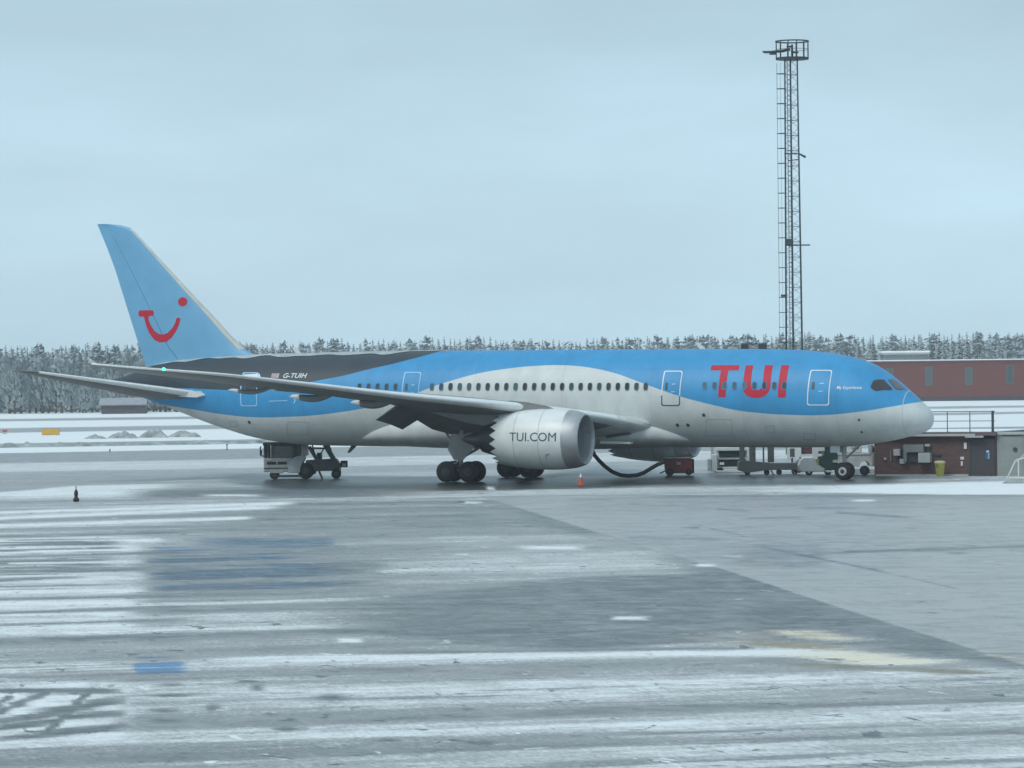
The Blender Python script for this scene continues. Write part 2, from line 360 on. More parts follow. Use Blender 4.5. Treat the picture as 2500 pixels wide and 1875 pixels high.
    # criss-cross tyre tracks bottom left
    m0 = smooth(1650, 1680, v+wob)*(1-smooth(1795, 1825, v+wob))*(1-smooth(250, 350, u+wob*5))
    tr = np.zeros_like(x)
    for a, b, w_ in [((0, 1686), (300, 1688), 9), ((0, 1760), (310, 1708), 10), ((0, 1805), (310, 1770), 9), ((0, 1738), (130, 1686), 8), ((110, 1790), (230, 1680), 11), ((0, 1718), (40, 1690), 9), ((150, 1748), (305, 1738), 8), ((0, 1776), (150, 1756), 7)]:
        c = a[1]+(b[1]-a[1])*(u-a[0])/(b[0]-a[0]); tr = np.maximum(tr, np.exp(-((v+wob*.8+(nf-.5)*16-c)/w_)**2)*smooth(a[0]-15, a[0], u)*(1-smooth(b[0]-10, b[0]+15, u)))
    setb(m0*(1-tr)*.9, 1.0, .2); setb(m0*tr*.9, .02, .92)
    for (uc, vc, hu, hv_) in [(810, 1705, 38, 9), (520, 1728, 18, 8), (400, 1735, 35, 5), (395, 1760, 40, 6), (660, 1745, 14, 4), (1180, 1815, 26, 6), (950, 1808, 20, 4), (420, 1672, 25, 3), (420, 1700, 45, 4), (630, 1680, 14, 8), (700, 1780, 40, 7), (2085, 1347, 22, 3), (2340, 1352, 22, 3)]:
        m = np.exp(-(((u-uc+wob*1.2)/hu)**2+((v-vc+wob*.5)/hv_)**2)); setb(m*.85, .04, .95)
    # yellowed snow patches near the joint
    for (uc, vc, hu, hv_, k, s_) in [(2130, 1608, 190, 15, .8, .95), (1990, 1552, 130, 12, .85, .7), (1930, 1575, 150, 9, 1.2, .22), (2060, 1628, 160, 6, 1.2, .15), (2290, 1638, 120, 7, 1.2, .12), (1720, 1560, 70, 6, .8, .2), (2440, 1600, 60, 6, .7, .5), (1830, 1552, 110, 10, .5, .25)]:
        cc = vc+(u-uc)*.05
        m = np.clip(1.7*np.exp(-(((u-uc)/hu)**2+((v-cc+wob*.6)/hv_)**2))-.3+1.1*(nf-.5), 0, 1)*(v > 1500); setb(m, s_, .42); yel = np.maximum(yel, m*k*.8)
    snow = np.clip(snow, 0, 1); dark = np.clip(dark, 0, 1.15)
    q = inview.astype(float); e = rad(13.9)
    s_out = np.clip(.35+.9*(nz-.5)+np.where(d_ > 460, .4, 0), 0, 1)
    snow = np.where(inview, snow, s_out); dark = np.where(inview, dark, .45+.3*(nb-.5))
    nr_, nc_ = X.shape
    me = bpy.data.meshes.new('ground')
    idx = np.arange(nr_*nc_).reshape(nr_, nc_)
    a = idx[:-1, :-1].ravel(); b = idx[:-1, 1:].ravel(); c = idx[1:, 1:].ravel(); d = idx[1:, :-1].ravel()
    quads = np.stack([a, d, c, b], -1)
    # close the circle
    a2 = idx[:-1, -1]; b2 = idx[:-1, 0]; c2 = idx[1:, 0]; d2 = idx[1:, -1]
    # (the first and last angle differ by less than a column: joined here)
    quads = np.concatenate([quads, np.stack([a2, d2, c2, b2], -1)])
    me.vertices.add(len(P)); me.vertices.foreach_set('co', P.astype(np.float32).ravel())
    me.loops.add(quads.size); me.polygons.add(len(quads))
    me.loops.foreach_set('vertex_index', quads.ravel().astype(np.int32))
    me.polygons.foreach_set('loop_start', np.arange(0, quads.size, 4, dtype=np.int32)); me.polygons.foreach_set('loop_total', np.full(len(quads), 4, dtype=np.int32))
    me.update(); me.validate()
    at = me.color_attributes.new('cover', 'FLOAT_COLOR', 'POINT')
    at.data.foreach_set('color', np.stack([snow, dark, yel, glass_refl], -1).astype(np.float32).ravel())
    return me, dd
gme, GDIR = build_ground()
def ground_mat():
    m = bpy.data.materials.new('wet_apron_with_slush'); m.use_nodes = True; t = m.node_tree; N = t.nodes; K = t.links; b = N['Principled BSDF']
    at = N.new('ShaderNodeVertexColor'); at.layer_name = 'cover'
    sp = N.new('ShaderNodeSeparateColor'); K.new(at.outputs['Color'], sp.inputs[0])
    tc = N.new('ShaderNodeTexCoord'); ro = N.new('ShaderNodeMapping'); ro.inputs['Rotation'].default_value = (0, 0, -math.atan2(GDIR[1], GDIR[0]))
    K.new(tc.outputs['Object'], ro.inputs[0])
    def nzn(sc, sx, sy, det=6, rg=.6, dist=0.):
        mm = N.new('ShaderNodeMapping'); mm.inputs['Scale'].default_value = (sx, sy, 1); K.new(ro.outputs[0], mm.inputs[0])
        n = N.new('ShaderNodeTexNoise'); n.inputs['Scale'].default_value = sc; n.inputs['Detail'].default_value = det; n.inputs['Roughness'].default_value = rg; n.inputs['Distortion'].default_value = dist
        K.new(mm.outputs[0], n.inputs['Vector']); return n.outputs['Fac']
    def math_(op, a, b_=None, c=None):
        n = N.new('ShaderNodeMath'); n.operation = op
        for i, x in enumerate((a, b_, c)):
            if x is None: continue
            if isinstance(x, (int, float)): n.inputs[i].default_value = x
            else: K.new(x, n.inputs[i])
        return n.outputs[0]
    streak = nzn(1, .42, 1.7, 9, .66, .5); blot = nzn(1, .5, .55, 8, .62, .8); fine = nzn(9, 1, .35, 8, .8); brd = nzn(1, .03, .18, 6, .6, .4); patch = nzn(1, 1.6, .5, 7, .7, 1.)
    # snow factor = smoothstep around the macro cover
    k = math_('ADD', math_('MULTIPLY', math_('SUBTRACT', streak, .5), 1.1), math_('MULTIPLY', math_('SUBTRACT', blot, .5), .55))
    k = math_('ADD', k, math_('MULTIPLY', math_('SUBTRACT', fine, .5), 1.3))
    k = math_('ADD', k, math_('MULTIPLY', math_('SUBTRACT', brd, .5), .6)); k = math_('ADD', k, math_('MULTIPLY', math_('SUBTRACT', patch, .5), .7))
    dn = nzn(2.3, .7, .30, 5, .6, .6); dm = N.new('ShaderNodeMapRange'); dm.interpolation_type = 'SMOOTHSTEP'; dm.inputs['From Min'].default_value = .625; dm.inputs['From Max'].default_value = .68; K.new(dn, dm.inputs['Value'])
    dn2 = nzn(1.9, .55, .28, 5, .6, .7); dm2 = N.new('ShaderNodeMapRange'); dm2.interpolation_type = 'SMOOTHSTEP'; dm2.inputs['From Min'].default_value = .66; dm2.inputs['From Max'].default_value = .71; K.new(dn2, dm2.inputs['Value'])
    hi = N.new('ShaderNodeMapRange'); hi.inputs['From Min'].default_value = .80; hi.inputs['From Max'].default_value = .95; hi.inputs['To Min'].default_value = 1; hi.inputs['To Max'].default_value = 0; K.new(sp.outputs[0], hi.inputs['Value'])
    dab = math_('MULTIPLY', dm.outputs[0], hi.outputs[0])
    k = math_('ADD', k, math_('MULTIPLY', dab, -.55)); k = math_('ADD', k, math_('MULTIPLY', dm2.outputs[0], .45))
    sf = math_('ADD', sp.outputs[0], k)
    mr = N.new('ShaderNodeMapRange'); mr.interpolation_type = 'SMOOTHSTEP'; mr.inputs['From Min'].default_value = .10; mr.inputs['From Max'].default_value = 1.0; K.new(sf, mr.inputs['Value'])
    snow = mr.outputs[0]
    def mix(fac, c1, c2):
        n = N.new('ShaderNodeMix'); n.data_type = 'RGBA'
        if isinstance(fac, (int, float)): n.inputs[0].default_value = fac
        else: K.new(fac, n.inputs[0])
        for i, c in ((6, c1), (7, c2)):
            if isinstance(c, tuple): n.inputs[i].default_value = c+(1,)
            else: K.new(c, n.inputs[i])
        return n.outputs[2]
    dk = math_('ADD', sp.outputs[1], math_('MULTIPLY', math_('SUBTRACT', blot, .5), 1.5)); dk = math_('ADD', dk, math_('MULTIPLY', math_('SUBTRACT', patch, .5), 1.1))
    dk = math_('ADD', dk, math_('MULTIPLY', math_('SUBTRACT', streak, .5), 1.0))
    dk = math_('ADD', dk, math_('MULTIPLY', dab, .38)); dk.node.use_clamp = True
    base = mix(dk, (.385, .375, .362), (.028, .036, .035))
    gr = math_('ADD', .50, math_('MULTIPLY', fine, 1.0))
    gm = N.new('ShaderNodeVectorMath'); gm.operation = 'SCALE'; K.new(base, gm.inputs[0]); K.new(gr, gm.inputs['Scale'])
    col = mix(snow, gm.outputs[0], (.78, .82, .835))
    ycol = N.new('ShaderNodeVectorMath'); ycol.operation = 'MULTIPLY'; K.new(col, ycol.inputs[0]); ycol.inputs[1].default_value = (.96, .80, .54)
    col = mix(sp.outputs[2], col, ycol.outputs[0])
    refl_col = N.new('ShaderNodeVectorMath'); refl_col.operation = 'MULTIPLY'; K.new(col, refl_col.inputs[0]); refl_col.inputs[1].default_value = (.30, .55, .90)  # blue tint standing in for reflections on the window glass
    be = N.new('ShaderNodeMapRange'); be.interpolation_type = 'SMOOTHSTEP'; be.inputs['From Min'].default_value = .35; be.inputs['From Max'].default_value = .95
    K.new(math_('MULTIPLY', at.outputs['Alpha'], math_('ADD', 1, math_('MULTIPLY', math_('SUBTRACT', streak, .5), 3.2))), be.inputs['Value'])
    col = mix(be.outputs[0], col, refl_col.outputs[0])
    K.new(col, b.inputs['Base Color'])
    rg = N.new('ShaderNodeMapRange'); K.new(snow, rg.inputs['Value']); rg.inputs['To Min'].default_value = .30; rg.inputs['To Max'].default_value = .85
    K.new(rg.outputs[0], b.inputs['Roughness']); b.inputs['Specular IOR Level'].default_value = .22
    bp = N.new('ShaderNodeBump'); bp.inputs['Strength'].default_value = .5; bp.inputs['Distance'].default_value = .03
    K.new(math_('ADD', snow, math_('MULTIPLY', fine, .5)), bp.inputs['Height']); K.new(bp.outputs[0], b.inputs['Normal'])
    return m
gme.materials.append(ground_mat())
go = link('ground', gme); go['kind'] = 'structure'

# lumpy ploughed snow ridge and heaps far left
def lumpy(name, pts, mats, kind=None, parent=None):
    # pts: list of (u, vbase, height_m, width_m)
    bm = BM()
    rings = []
    for i, (u, v, h, wd) in enumerate(pts):
        c = gnd(u, v); d = np.array([c[0]-CAM[0], c[1]-CAM[1]]); d /= np.linalg.norm(d)
        ring = []
        for k in range(9):
            t = k/8.; off = (t-.5)*wd; hh = h*math.sin(PI*t)**.8
            hh *= .9+.4*mnoise.noise(Vector((u*.09, k*.6, 1.3))) if 0 < k < 8 else 1
            ring.append(bm.verts.new((c[0]+d[0]*off, c[1]+d[1]*off, max(hh, 0)-.02)))
        rings.append(ring)
    for a, b in zip(rings, rings[1:]):
        for k in range(8): bm.faces.new((a[k], a[k+1], b[k+1], b[k]))
    bmesh.ops.recalc_face_normals(bm, faces=bm.faces)
    return obj(name, bm, mats, parent, smooth=True)
DIRTSNOW = mat('dirty_ploughed_snow', (.34, .38, .385), .9, var=.6, scale=.8, bump=.6)
random.seed(3)
ridge = lumpy('ploughed_snow_ridge', [(u, 1093-u*.0165, .28+.38*abs(mnoise.noise(Vector((u*.023, 0, 0))))*(1.5 if u % 60 < 30 else 1), 2.2) for u in range(-160, 760, 9)], DIRTSNOW)
tag(ridge, kind='stuff')
for (u0, u1, h, lab, tl) in [(205, 262, .42, 'low flat heap of ploughed snow, leftmost of the four by the taxiway', 0), (262, 340, .75, 'rounded heap of dirty ploughed snow, second from left, beside the tallest heap', 0),
                         (338, 412, .95, 'tallest rounded heap of dirty ploughed snow beside the far taxiway', 0), (408, 492, .75, 'pale pointed heap of ploughed snow nearest the aircraft tail', 0)]:
    n = 14; o = lumpy('snow_heap', [(u0+(u1-u0)*i/n, 1071-.02*(u0-200), h*math.sin(PI*i/n)**.8*(.88+.24*random.random())+.02, 3.0) for i in range(n+1)], DIRTSNOW)
    tag(o, lab, 'snow heap', 'ploughed snow heaps by the taxiway')

# ------------------------------------------------------------ forest
FOL = []
for i, (c1, c2) in enumerate([((.29, .345, .36), (.36, .42, .44)), ((.31, .365, .38), (.40, .46, .48)), ((.27, .325, .34), (.34, .40, .42))]):
    m = bpy.data.materials.new('frosted_needles'); m.use_nodes = True; t = m.node_tree; b = t.nodes['Principled BSDF']; b.inputs['Roughness'].default_value = .9
    ge = t.nodes.new('ShaderNodeNewGeometry'); sp = t.nodes.new('ShaderNodeSeparateXYZ'); t.links.new(ge.outputs['Normal'], sp.inputs[0])
    nz = t.nodes.new('ShaderNodeTexNoise'); nz.inputs['Scale'].default_value = .35; nz.inputs['Detail'].default_value = 5
    tcn = t.nodes.new('ShaderNodeNewGeometry'); t.links.new(tcn.outputs['Position'], nz.inputs['Vector'])
    ab = t.nodes.new('ShaderNodeMath'); ab.operation = 'ABSOLUTE'; t.links.new(sp.outputs['Z'], ab.inputs[0])
    ad = t.nodes.new('ShaderNodeMath'); ad.operation = 'MULTIPLY_ADD'; ad.inputs[1].default_value = .75; t.links.new(ab.outputs[0], ad.inputs[0])
    n2 = t.nodes.new('ShaderNodeMath'); n2.operation = 'MULTIPLY_ADD'; n2.inputs[1].default_value = 1.6; n2.inputs[2].default_value = -.75; t.links.new(nz.outputs['Fac'], n2.inputs[0])
    t.links.new(n2.outputs[0], ad.inputs[2]); ad.use_clamp = True
    mx_ = t.nodes.new('ShaderNodeMix'); mx_.data_type = 'RGBA'; mx_.inputs[6].default_value = c1+(1,); mx_.inputs[7].default_value = c2+(1,)
    t.links.new(ad.outputs[0], mx_.inputs[0]); t.links.new(mx_.outputs[2], b.inputs['Base Color']); FOL.append(m)
BARK = mat('bark', (.08, .07, .06), .9, var=.3)
def crown_bm(kind, H, rnd, bm=None, off=(0, 0, 0), fac=1.):
    bm = bm or BM(); ox, oy, oz = off
    def blade(p, d, ln, wd, dz):
        d = d.normalized(); sdv = d.cross(Vector((0, 0, 1))).normalized()*wd
        a = bm.verts.new(p-sdv*.5); b = bm.verts.new(p+sdv*.5); c = bm.verts.new(p+d*ln+Vector((0, 0, dz))+sdv*.25); e = bm.verts.new(p+d*ln*.9+Vector((0, 0, dz-wd*.45))-sdv*.25)
        bm.faces.new((a, b, c)); bm.faces.new((a, c, e))
    if kind == 'spruce':
        n = int(30*fac); z0 = H*.06
        for i in range(n):
            t = i/(n-1); z = z0+(H-z0)*t; R = (H*.17*(1-t)**.85+.10)*(.75+.5*rnd.random())
            for k in range(int(8*fac)+1):
                a = rnd.random()*2*PI; l = R*(.6+.6*rnd.random())
                blade(Vector((ox, oy, oz+z+rnd.random()*.3)), Vector((math.cos(a), math.sin(a), 0)), l, .25+.30*R, -l*.28)
        blade(Vector((ox, oy, oz+H*.95)), Vector((.05, .02, 1)), H*.05, .12, 0)
    elif kind == 'pine':
        n = int(150*fac)
        for i in range(n):
            t = rnd.random(); z = H*(.42+.58*t); R = H*.15*math.sin(PI*min(1, .25+.75*t)*.98)**.6*(1.05-.25*t); a = rnd.random()*2*PI; q = rnd.random()**.5
            p = Vector((ox+math.cos(a)*R*q, oy+math.sin(a)*R*q, oz+z)); blade(p, Vector((rnd.uniform(-1, 1), rnd.uniform(-1, 1), rnd.uniform(-.2, .8))), .75+.4*rnd.random(), .75, .1)
        for i in range(int(50*fac)):
            z = H*rnd.uniform(.05, .45); a = rnd.random()*2*PI; R = H*.1*rnd.random()
            blade(Vector((ox+math.cos(a)*R, oy+math.sin(a)*R, oz+z)), Vector((math.cos(a), math.sin(a), .3)), 1., .6, 0)
    else:                                      # bare frosted deciduous: upright lumpy twigs
        n = int(190*fac)
        for i in range(n):
            t = rnd.random()**.8; a = rnd.random()*2*PI; R = H*.30*math.sin(PI*(.12+.85*t))**.7*rnd.random()**.4
            p = Vector((ox+math.cos(a)*R, oy+math.sin(a)*R, oz+H*(.08+.88*t))); blade(p, Vector((math.cos(a)*.5, math.sin(a)*.5, 1)), .9, .5, 0)
    return bm
def trunk_bm(H): return lathe(BM(), [(0, .22), (H*.5, .15), (H*.92, .04)], 'z', seg=7)
protos = []
rnd = random.Random(11)
for i, (kd, H, nm, lab) in enumerate([('spruce', 14, 'spruce_tree', 'tall pointed frosted spruce in the front rank of the far forest'), ('spruce', 15, 'spruce_tree', 'tall pointed frosted spruce in the front rank of the far forest'), ('spruce', 13, 'spruce_tree', 'tall pointed frosted spruce in the front rank of the far forest'),
                    ('pine', 14.5, 'pine_tree', 'round topped frosted pine in the front rank of the far forest'), ('pine', 13.5, 'pine_tree', 'round topped frosted pine in the front rank of the far forest'), ('bush', 8, 'bare_tree', 'low frosted leafless tree at the foot of the far forest')]):
    cm = obj('crown', crown_bm(kd, H, rnd), FOL[i % 3]); tm = obj('trunk', trunk_bm(H), BARK)
    protos.append((nm, cm.data, tm.data, H, lab)); bpy.data.objects.remove(cm); bpy.data.objects.remove(tm)
def place_tree(pi, loc, s, rz, low=False):
    nm, cme, tme, H, lab = protos[pi]
    r = empty(nm, loc, rz, lab, 'tree', {'spruce_tree': 'spruces along the forest edge', 'pine_tree': 'pines along the forest edge', 'bare_tree': 'leafless trees along the forest edge'}[nm])
    r.scale = (s*rnd.uniform(.85, 1.2), s*rnd.uniform(.85, 1.2), s)
    link('crown', cme, r); link('trunk', tme, r)
def treetop(u):                                # height above the camera of the crown line, in pixels
    return 88+10*mnoise.noise(Vector((u*.004, 2, 0)))+7*mnoise.noise(Vector((u*.02, 5, 0)))
def horizon(u): return 935.6-u*.0111
ntree = 232
for i in range(ntree):
    u = -130+2760*(i+rnd.random()*.9)/ntree
    d = rnd.uniform(800, 850) if u < 600 else rnd.uniform(875, 925)
    tall = rnd.random(); pi = rnd.choice([0, 1, 2, 0, 1, 3, 4])
    px = treetop(u)*(1.0+.12*(tall-.35)) if u > 560 else treetop(u)*(.93+.10*tall)
    H = 6.343+px*d/FL
    p = dep(u, horizon(u), d); place_tree(pi, (p[0], p[1], 0), H/protos[pi][3], rnd.random()*6)
for i in range(40):
    u = -130+700*(i+rnd.random())/40; d = rnd.uniform(778, 796)
    p = dep(u, horizon(u), d); place_tree(5, (p[0], p[1], 0), rnd.uniform(.75, 1.5), rnd.random()*6)
bm = BM()
for i in range(520):
    u = -220+2940*(i+rnd.random())/520; d = (rnd.uniform(855, 930) if u < 600 else rnd.uniform(930, 1000)); px = treetop(u)*rnd.uniform(.80, .97); H = 6.343+px*d/FL
    p = dep(u, horizon(u), d); crown_bm('pine' if i % 3 == 0 else 'spruce', H, rnd, bm, (p[0], p[1], 0), .55)
# undergrowth behind
for i in range(9000):
    u = rnd.uniform(-220, 2720); d = rnd.uniform(800, 960) if u < 600 else rnd.uniform(900, 1000); p = dep(u, horizon(u), d); z = rnd.uniform(0, 11.5)
    a = Vector((p[0], p[1], z)); dr = Vector((rnd.uniform(-1, 1), rnd.uniform(-1, 1), rnd.uniform(.2, 1.5))).normalized(); sdv = Vector((rnd.uniform(-1, 1), rnd.uniform(-1, 1), 0)).normalized()
    vs = [bm.verts.new(a-sdv*.9), bm.verts.new(a+sdv*.9), bm.verts.new(a+dr*2.2)]; bm.faces.new(vs)
o = obj('forest', bm, FOL[1]); tag(o, kind='stuff')
# dense wood carries on out of the picture on both sides
bm = BM()
for i in range(1300):
    side = -1 if i % 2 else 1; a = YAW-side*rad(rnd.uniform(8.4, 27)); d = rnd.uniform(850, 1000); H = rnd.uniform(13, 17)
    crown_bm('spruce', H, rnd, bm, (CAM[0]-math.sin(a)*d, CAM[1]+math.cos(a)*d, 0), .36)
o = obj('outer_forest', bm, FOL[0]); tag(o, kind='stuff')

# ------------------------------------------------------------ airliner
PL = empty('airliner', (-28.4, 0, 0), label='blue and white twin engined passenger airliner parked side on across the apron', cat='aeroplane')
PL.rotation_euler = (0, DEL, 0)
def lx(s): return -(s-28.4)
TOP = [(0, 3.80), (.06, 4.12), (.36, 4.52), (.76, 4.89), (1.53, 5.57), (2.26, 6.18), (2.94, 6.68), (3.7, 7.12), (4.71, 7.46), (5.84, 7.71), (6.81, 7.84), (8.2, 7.97), (9.6, 8.01), (14.8, 8.06), (31, 8.05), (36.7, 8.0), (40.4, 7.93), (45, 7.84), (49, 7.62), (51.5, 7.3), (53.2, 6.78), (54.6, 6.35), (56.1, 6.12)]
BOT = [(0, 3.80), (.1, 3.42), (.43, 3.10), (1.34, 2.80), (2.35, 2.55), (3.75, 2.31), (5.46, 2.14), (9.6, 2.08), (15, 2.08), (34, 2.04), (40.4, 2.09), (42.77, 2.27), (44.4, 2.52), (46.36, 3.01), (47.98, 3.50), (49.65, 4.08), (51.3, 4.66), (53, 5.2), (54.8, 5.62), (56.1, 5.86)]
HW = [(0, .02), (.08, .42), (.3, .82), (.76, 1.24), (1.5, 1.70), (2.26, 2.02), (3.2, 2.33), (4.4, 2.59), (5.8, 2.76), (7.5, 2.86), (9.5, 2.885), (36, 2.885), (40, 2.82), (43, 2.63), (46, 2.25), (49, 1.68), (52, 1.0), (54.5, .48), (56.1, .17)]
def pchip(tab):
    xs = np.array([a for a, _ in tab]); ys = np.array([b for _, b in tab]); h = np.diff(xs); dl = np.diff(ys)/h; d = np.zeros_like(ys)
    for i in range(1, len(xs)-1):
        if dl[i-1]*dl[i] > 0: w1 = 2*h[i]+h[i-1]; w2 = h[i]+2*h[i-1]; d[i] = (w1+w2)/(w1/dl[i-1]+w2/dl[i])
    d[0] = dl[0]; d[-1] = dl[-1]
    def f(x):
        i = int(np.clip(np.searchsorted(xs, x)-1, 0, len(h)-1)); t = (x-xs[i])/h[i]; t = min(max(t, 0), 1)
        return float((2*t**3-3*t*t+1)*ys[i]+(t**3-2*t*t+t)*h[i]*d[i]+(-2*t**3+3*t*t)*ys[i+1]+(t**3-t*t)*h[i]*d[i+1])
    return f
fT, fB, fW = pchip(TOP), pchip(BOT), pchip(HW)
def ysurf(s, z):
    t, b_ = fT(s), fB(s); c = (t+b_)/2; h = (t-b_)/2
    q = (z-c)/h if h > 1e-4 else 0
    return fW(s)*math.sqrt(max(0, 1-q*q))
def D(u, v):                                   # pixel -> point of the near fuselage side
    y = -2.6
    for _ in range(14):
        s, z = A(u, v, y); y = .5*y-.5*ysurf(s, z)
    return s, z
SEG = 64
bm = BM(); rings = []
ss = [0.0, .03, .08, .15, .25, .36, .5, .7, .9, 1.2, 1.5, 1.9, 2.3, 2.7, 3.2, 3.7, 4.2, 4.8, 5.5, 6.2, 7, 8, 9]+[9+i*1.0 for i in range(1, 30)]+[38.5+.75*i for i in range(0, 24)]
ss = [x for x in ss if x < 56.1]+[56.1]
for s in ss:
    t, b_, hw = fT(s), fB(s), fW(s); c = (t+b_)/2; h = max((t-b_)/2, .01)
    rings.append([bm.verts.new((lx(s), hw*math.cos(2*PI*k/SEG), c+h*math.sin(2*PI*k/SEG))) for k in range(SEG)])
for a, b in zip(rings, rings[1:]):
    for k in range(SEG): bm.faces.new((a[k], a[(k+1) % SEG], b[(k+1) % SEG], b[k]))
bm.faces.new(rings[0][::-1]); bm.faces.new(rings[-1]); bmesh.ops.recalc_face_normals(bm, faces=bm.faces)
# livery curves from pixels on the near side
LA = [(2256, 980), (2171, 994), (2090, 1006.5), (2008.5, 1014), (1916, 1013), (1853, 1009), (1802, 1003), (1742, 990), (1701, 980), (1661, 969), (1600, 948), (1556, 932), (1493, 910), (1430, 897), (1366, 892), (1303, 894), (1240, 900), (1176, 910), (1113, 926), (1059, 943), (1021, 958), (960, 979), (898, 995), (835, 1006), (771, 1014), (708, 1018), (613, 1019), (542, 1012), (470, 1000), (430, 994)]
LB = [(1040, 872), (961, 887.6), (898, 902), (835, 918), (771, 930), (700, 944), (613, 955), (550, 952.5), (484, 950), (430, 948), (390, 952)]
ca = sorted(D(u, v) for u, v in LA); cb = sorted(D(u, v) for u, v in LB)
ca = [(0.0, ca[0][1]+.12)]+[c for c in ca if c[0] > .5]+[(56.1, ca[-1][1]+.6)]
cb = [(0.0, 9.9), (29.2, 9.9), (31.5, 8.05)]+[c for c in cb if c[0] > 32.2]+([(56.1, cb[-1][1])] if cb[-1][0] < 56 else [])
def livery():
    m = bpy.data.materials.new('fuselage_livery'); m.use_nodes = True; t = m.node_tree; N = t.nodes; K = t.links; b = N['Principled BSDF']
    b.inputs['Roughness'].default_value = .48; b.inputs['Specular IOR Level'].default_value = .38
    tc = N.new('ShaderNodeTexCoord'); sp = N.new('ShaderNodeSeparateXYZ'); K.new(tc.outputs['Object'], sp.inputs[0])
    mr = N.new('ShaderNodeMapRange'); mr.inputs['From Min'].default_value = 28.4; mr.inputs['From Max'].default_value = 28.4-60; K.new(sp.outputs['X'], mr.inputs['Value'])
    def fc(pts):
        n = N.new('ShaderNodeFloatCurve'); c = n.mapping.curves[0]
        pts = sorted(pts)
        c.points[0].location = (pts[0][0]/60, pts[0][1]/10); c.points[1].location = (pts[-1][0]/60, pts[-1][1]/10)
        for p in pts[1:-1]: c.points.new(p[0]/60, p[1]/10)
        for p in c.points: p.handle_type = 'AUTO'
        n.mapping.update(); K.new(mr.outputs[0], n.inputs['Value'])
        mu = N.new('ShaderNodeMath'); mu.operation = 'MULTIPLY'; mu.inputs[1].default_value = 10; K.new(n.outputs[0], mu.inputs[0])
        sb = N.new('ShaderNodeMath'); sb.operation = 'SUBTRACT'; K.new(sp.outputs['Z'], sb.inputs[0]); K.new(mu.outputs[0], sb.inputs[1])
        ml = N.new('ShaderNodeMath'); ml.operation = 'MULTIPLY'; ml.inputs[1].default_value = 40; ml.use_clamp = True; K.new(sb.outputs[0], ml.inputs[0])
        return ml.outputs[0]
    fa, fb = fc(ca), fc(cb)
    def mix(f, a, c):
        n = N.new('ShaderNodeMix'); n.data_type = 'RGBA'; K.new(f, n.inputs[0])
        for i, x in ((6, a), (7, c)):
            if isinstance(x, tuple): n.inputs[i].default_value = x+(1,)
            else: K.new(x, n.inputs[i])
        return n.outputs[2]
    c1 = mix(fa, (.60, .64, .635), (.045, .295, .58)); c2 = mix(fb, c1, (.038, .055, .07))
    nz = N.new('ShaderNodeTexNoise'); nz.inputs['Scale'].default_value = .9; nz.inputs['Detail'].default_value = 7; nz.inputs['Roughness'].default_value = .65
    mm = N.new('ShaderNodeMapping'); mm.inputs['Scale'].default_value = (1.2, 1, .7); K.new(tc.outputs['Object'], mm.inputs[0]); K.new(mm.outputs[0], nz.inputs['Vector'])
    r_ = N.new('ShaderNodeMapRange'); r_.inputs['From Min'].default_value = .3; r_.inputs['From Max'].default_value = .7; r_.inputs['To Min'].default_value = .87; r_.inputs['To Max'].default_value = 1.07; K.new(nz.outputs['Fac'], r_.inputs['Value'])
    # skin joints every few metres, barely darker
    wv = N.new('ShaderNodeMath'); wv.operation = 'PINGPONG'; wv.inputs[1].default_value = 2.9; K.new(sp.outputs['X'], wv.inputs[0])
    lt = N.new('ShaderNodeMath'); lt.operation = 'LESS_THAN'; lt.inputs[1].default_value = .012; K.new(wv.outputs[0], lt.inputs[0])
    l2 = N.new('ShaderNodeMath'); l2.operation = 'MULTIPLY_ADD'; l2.inputs[1].default_value = -.22; l2.inputs[2].default_value = 1; K.new(lt.outputs[0], l2.inputs[0])
    wz = N.new('ShaderNodeMath'); wz.operation = 'PINGPONG'; wz.inputs[1].default_value = .86; K.new(sp.outputs['Z'], wz.inputs[0])
    lz = N.new('ShaderNodeMath'); lz.operation = 'LESS_THAN'; lz.inputs[1].default_value = .009; K.new(wz.outputs[0], lz.inputs[0])
    l3 = N.new('ShaderNodeMath'); l3.operation = 'MULTIPLY_ADD'; l3.inputs[1].default_value = -.16; K.new(lz.outputs[0], l3.inputs[0]); K.new(l2.outputs[0], l3.inputs[2]); l2 = l3
    m2 = N.new('ShaderNodeMath'); m2.operation = 'MULTIPLY'; K.new(r_.outputs[0], m2.inputs[0]); K.new(l2.outputs[0], m2.inputs[1])
    v_ = N.new('ShaderNodeVectorMath'); v_.operation = 'SCALE'; K.new(c2, v_.inputs[0]); K.new(m2.outputs[0], v_.inputs['Scale']); K.new(v_.outputs[0], b.inputs['Base Color'])
    return m
obj('fuselage', bm, livery(), PL, smooth=True)
# decals laid on the fuselage
def remap(bm, fn, mx=.35):
    for _ in range(6):
        es = [e for e in bm.edges if e.calc_length() > mx]
        if not es: break
        bmesh.ops.subdivide_edges(bm, edges=es, cuts=1); bmesh.ops.triangulate(bm, faces=bm.faces)
    for v_ in bm.verts: v_.co = Vector(fn(v_.co.x, v_.co.y))
    return bm
def side(eps=.012): return lambda s, z: (lx(s), -(ysurf(s, z)+eps), z)
def polys(plist, tof=D):                       # pixel polygons -> flat bmesh in (s,z)
    bm = BM()
    for pl in plist:
        f_ = bm.faces.new([bm.verts.new((*tof(u, v), 0)) for u, v in pl])
    bm.normal_update(); bmesh.ops.triangulate(bm, faces=bm.faces); return bm
def face_out(bm, ydir=-1):
    bm.normal_update()
    for f_ in bm.faces:
        if f_.normal.y*ydir < 0: f_.normal_flip()
    return bm
z4 = lambda x, y: (1600+x/3.95, 780+y/3.95)
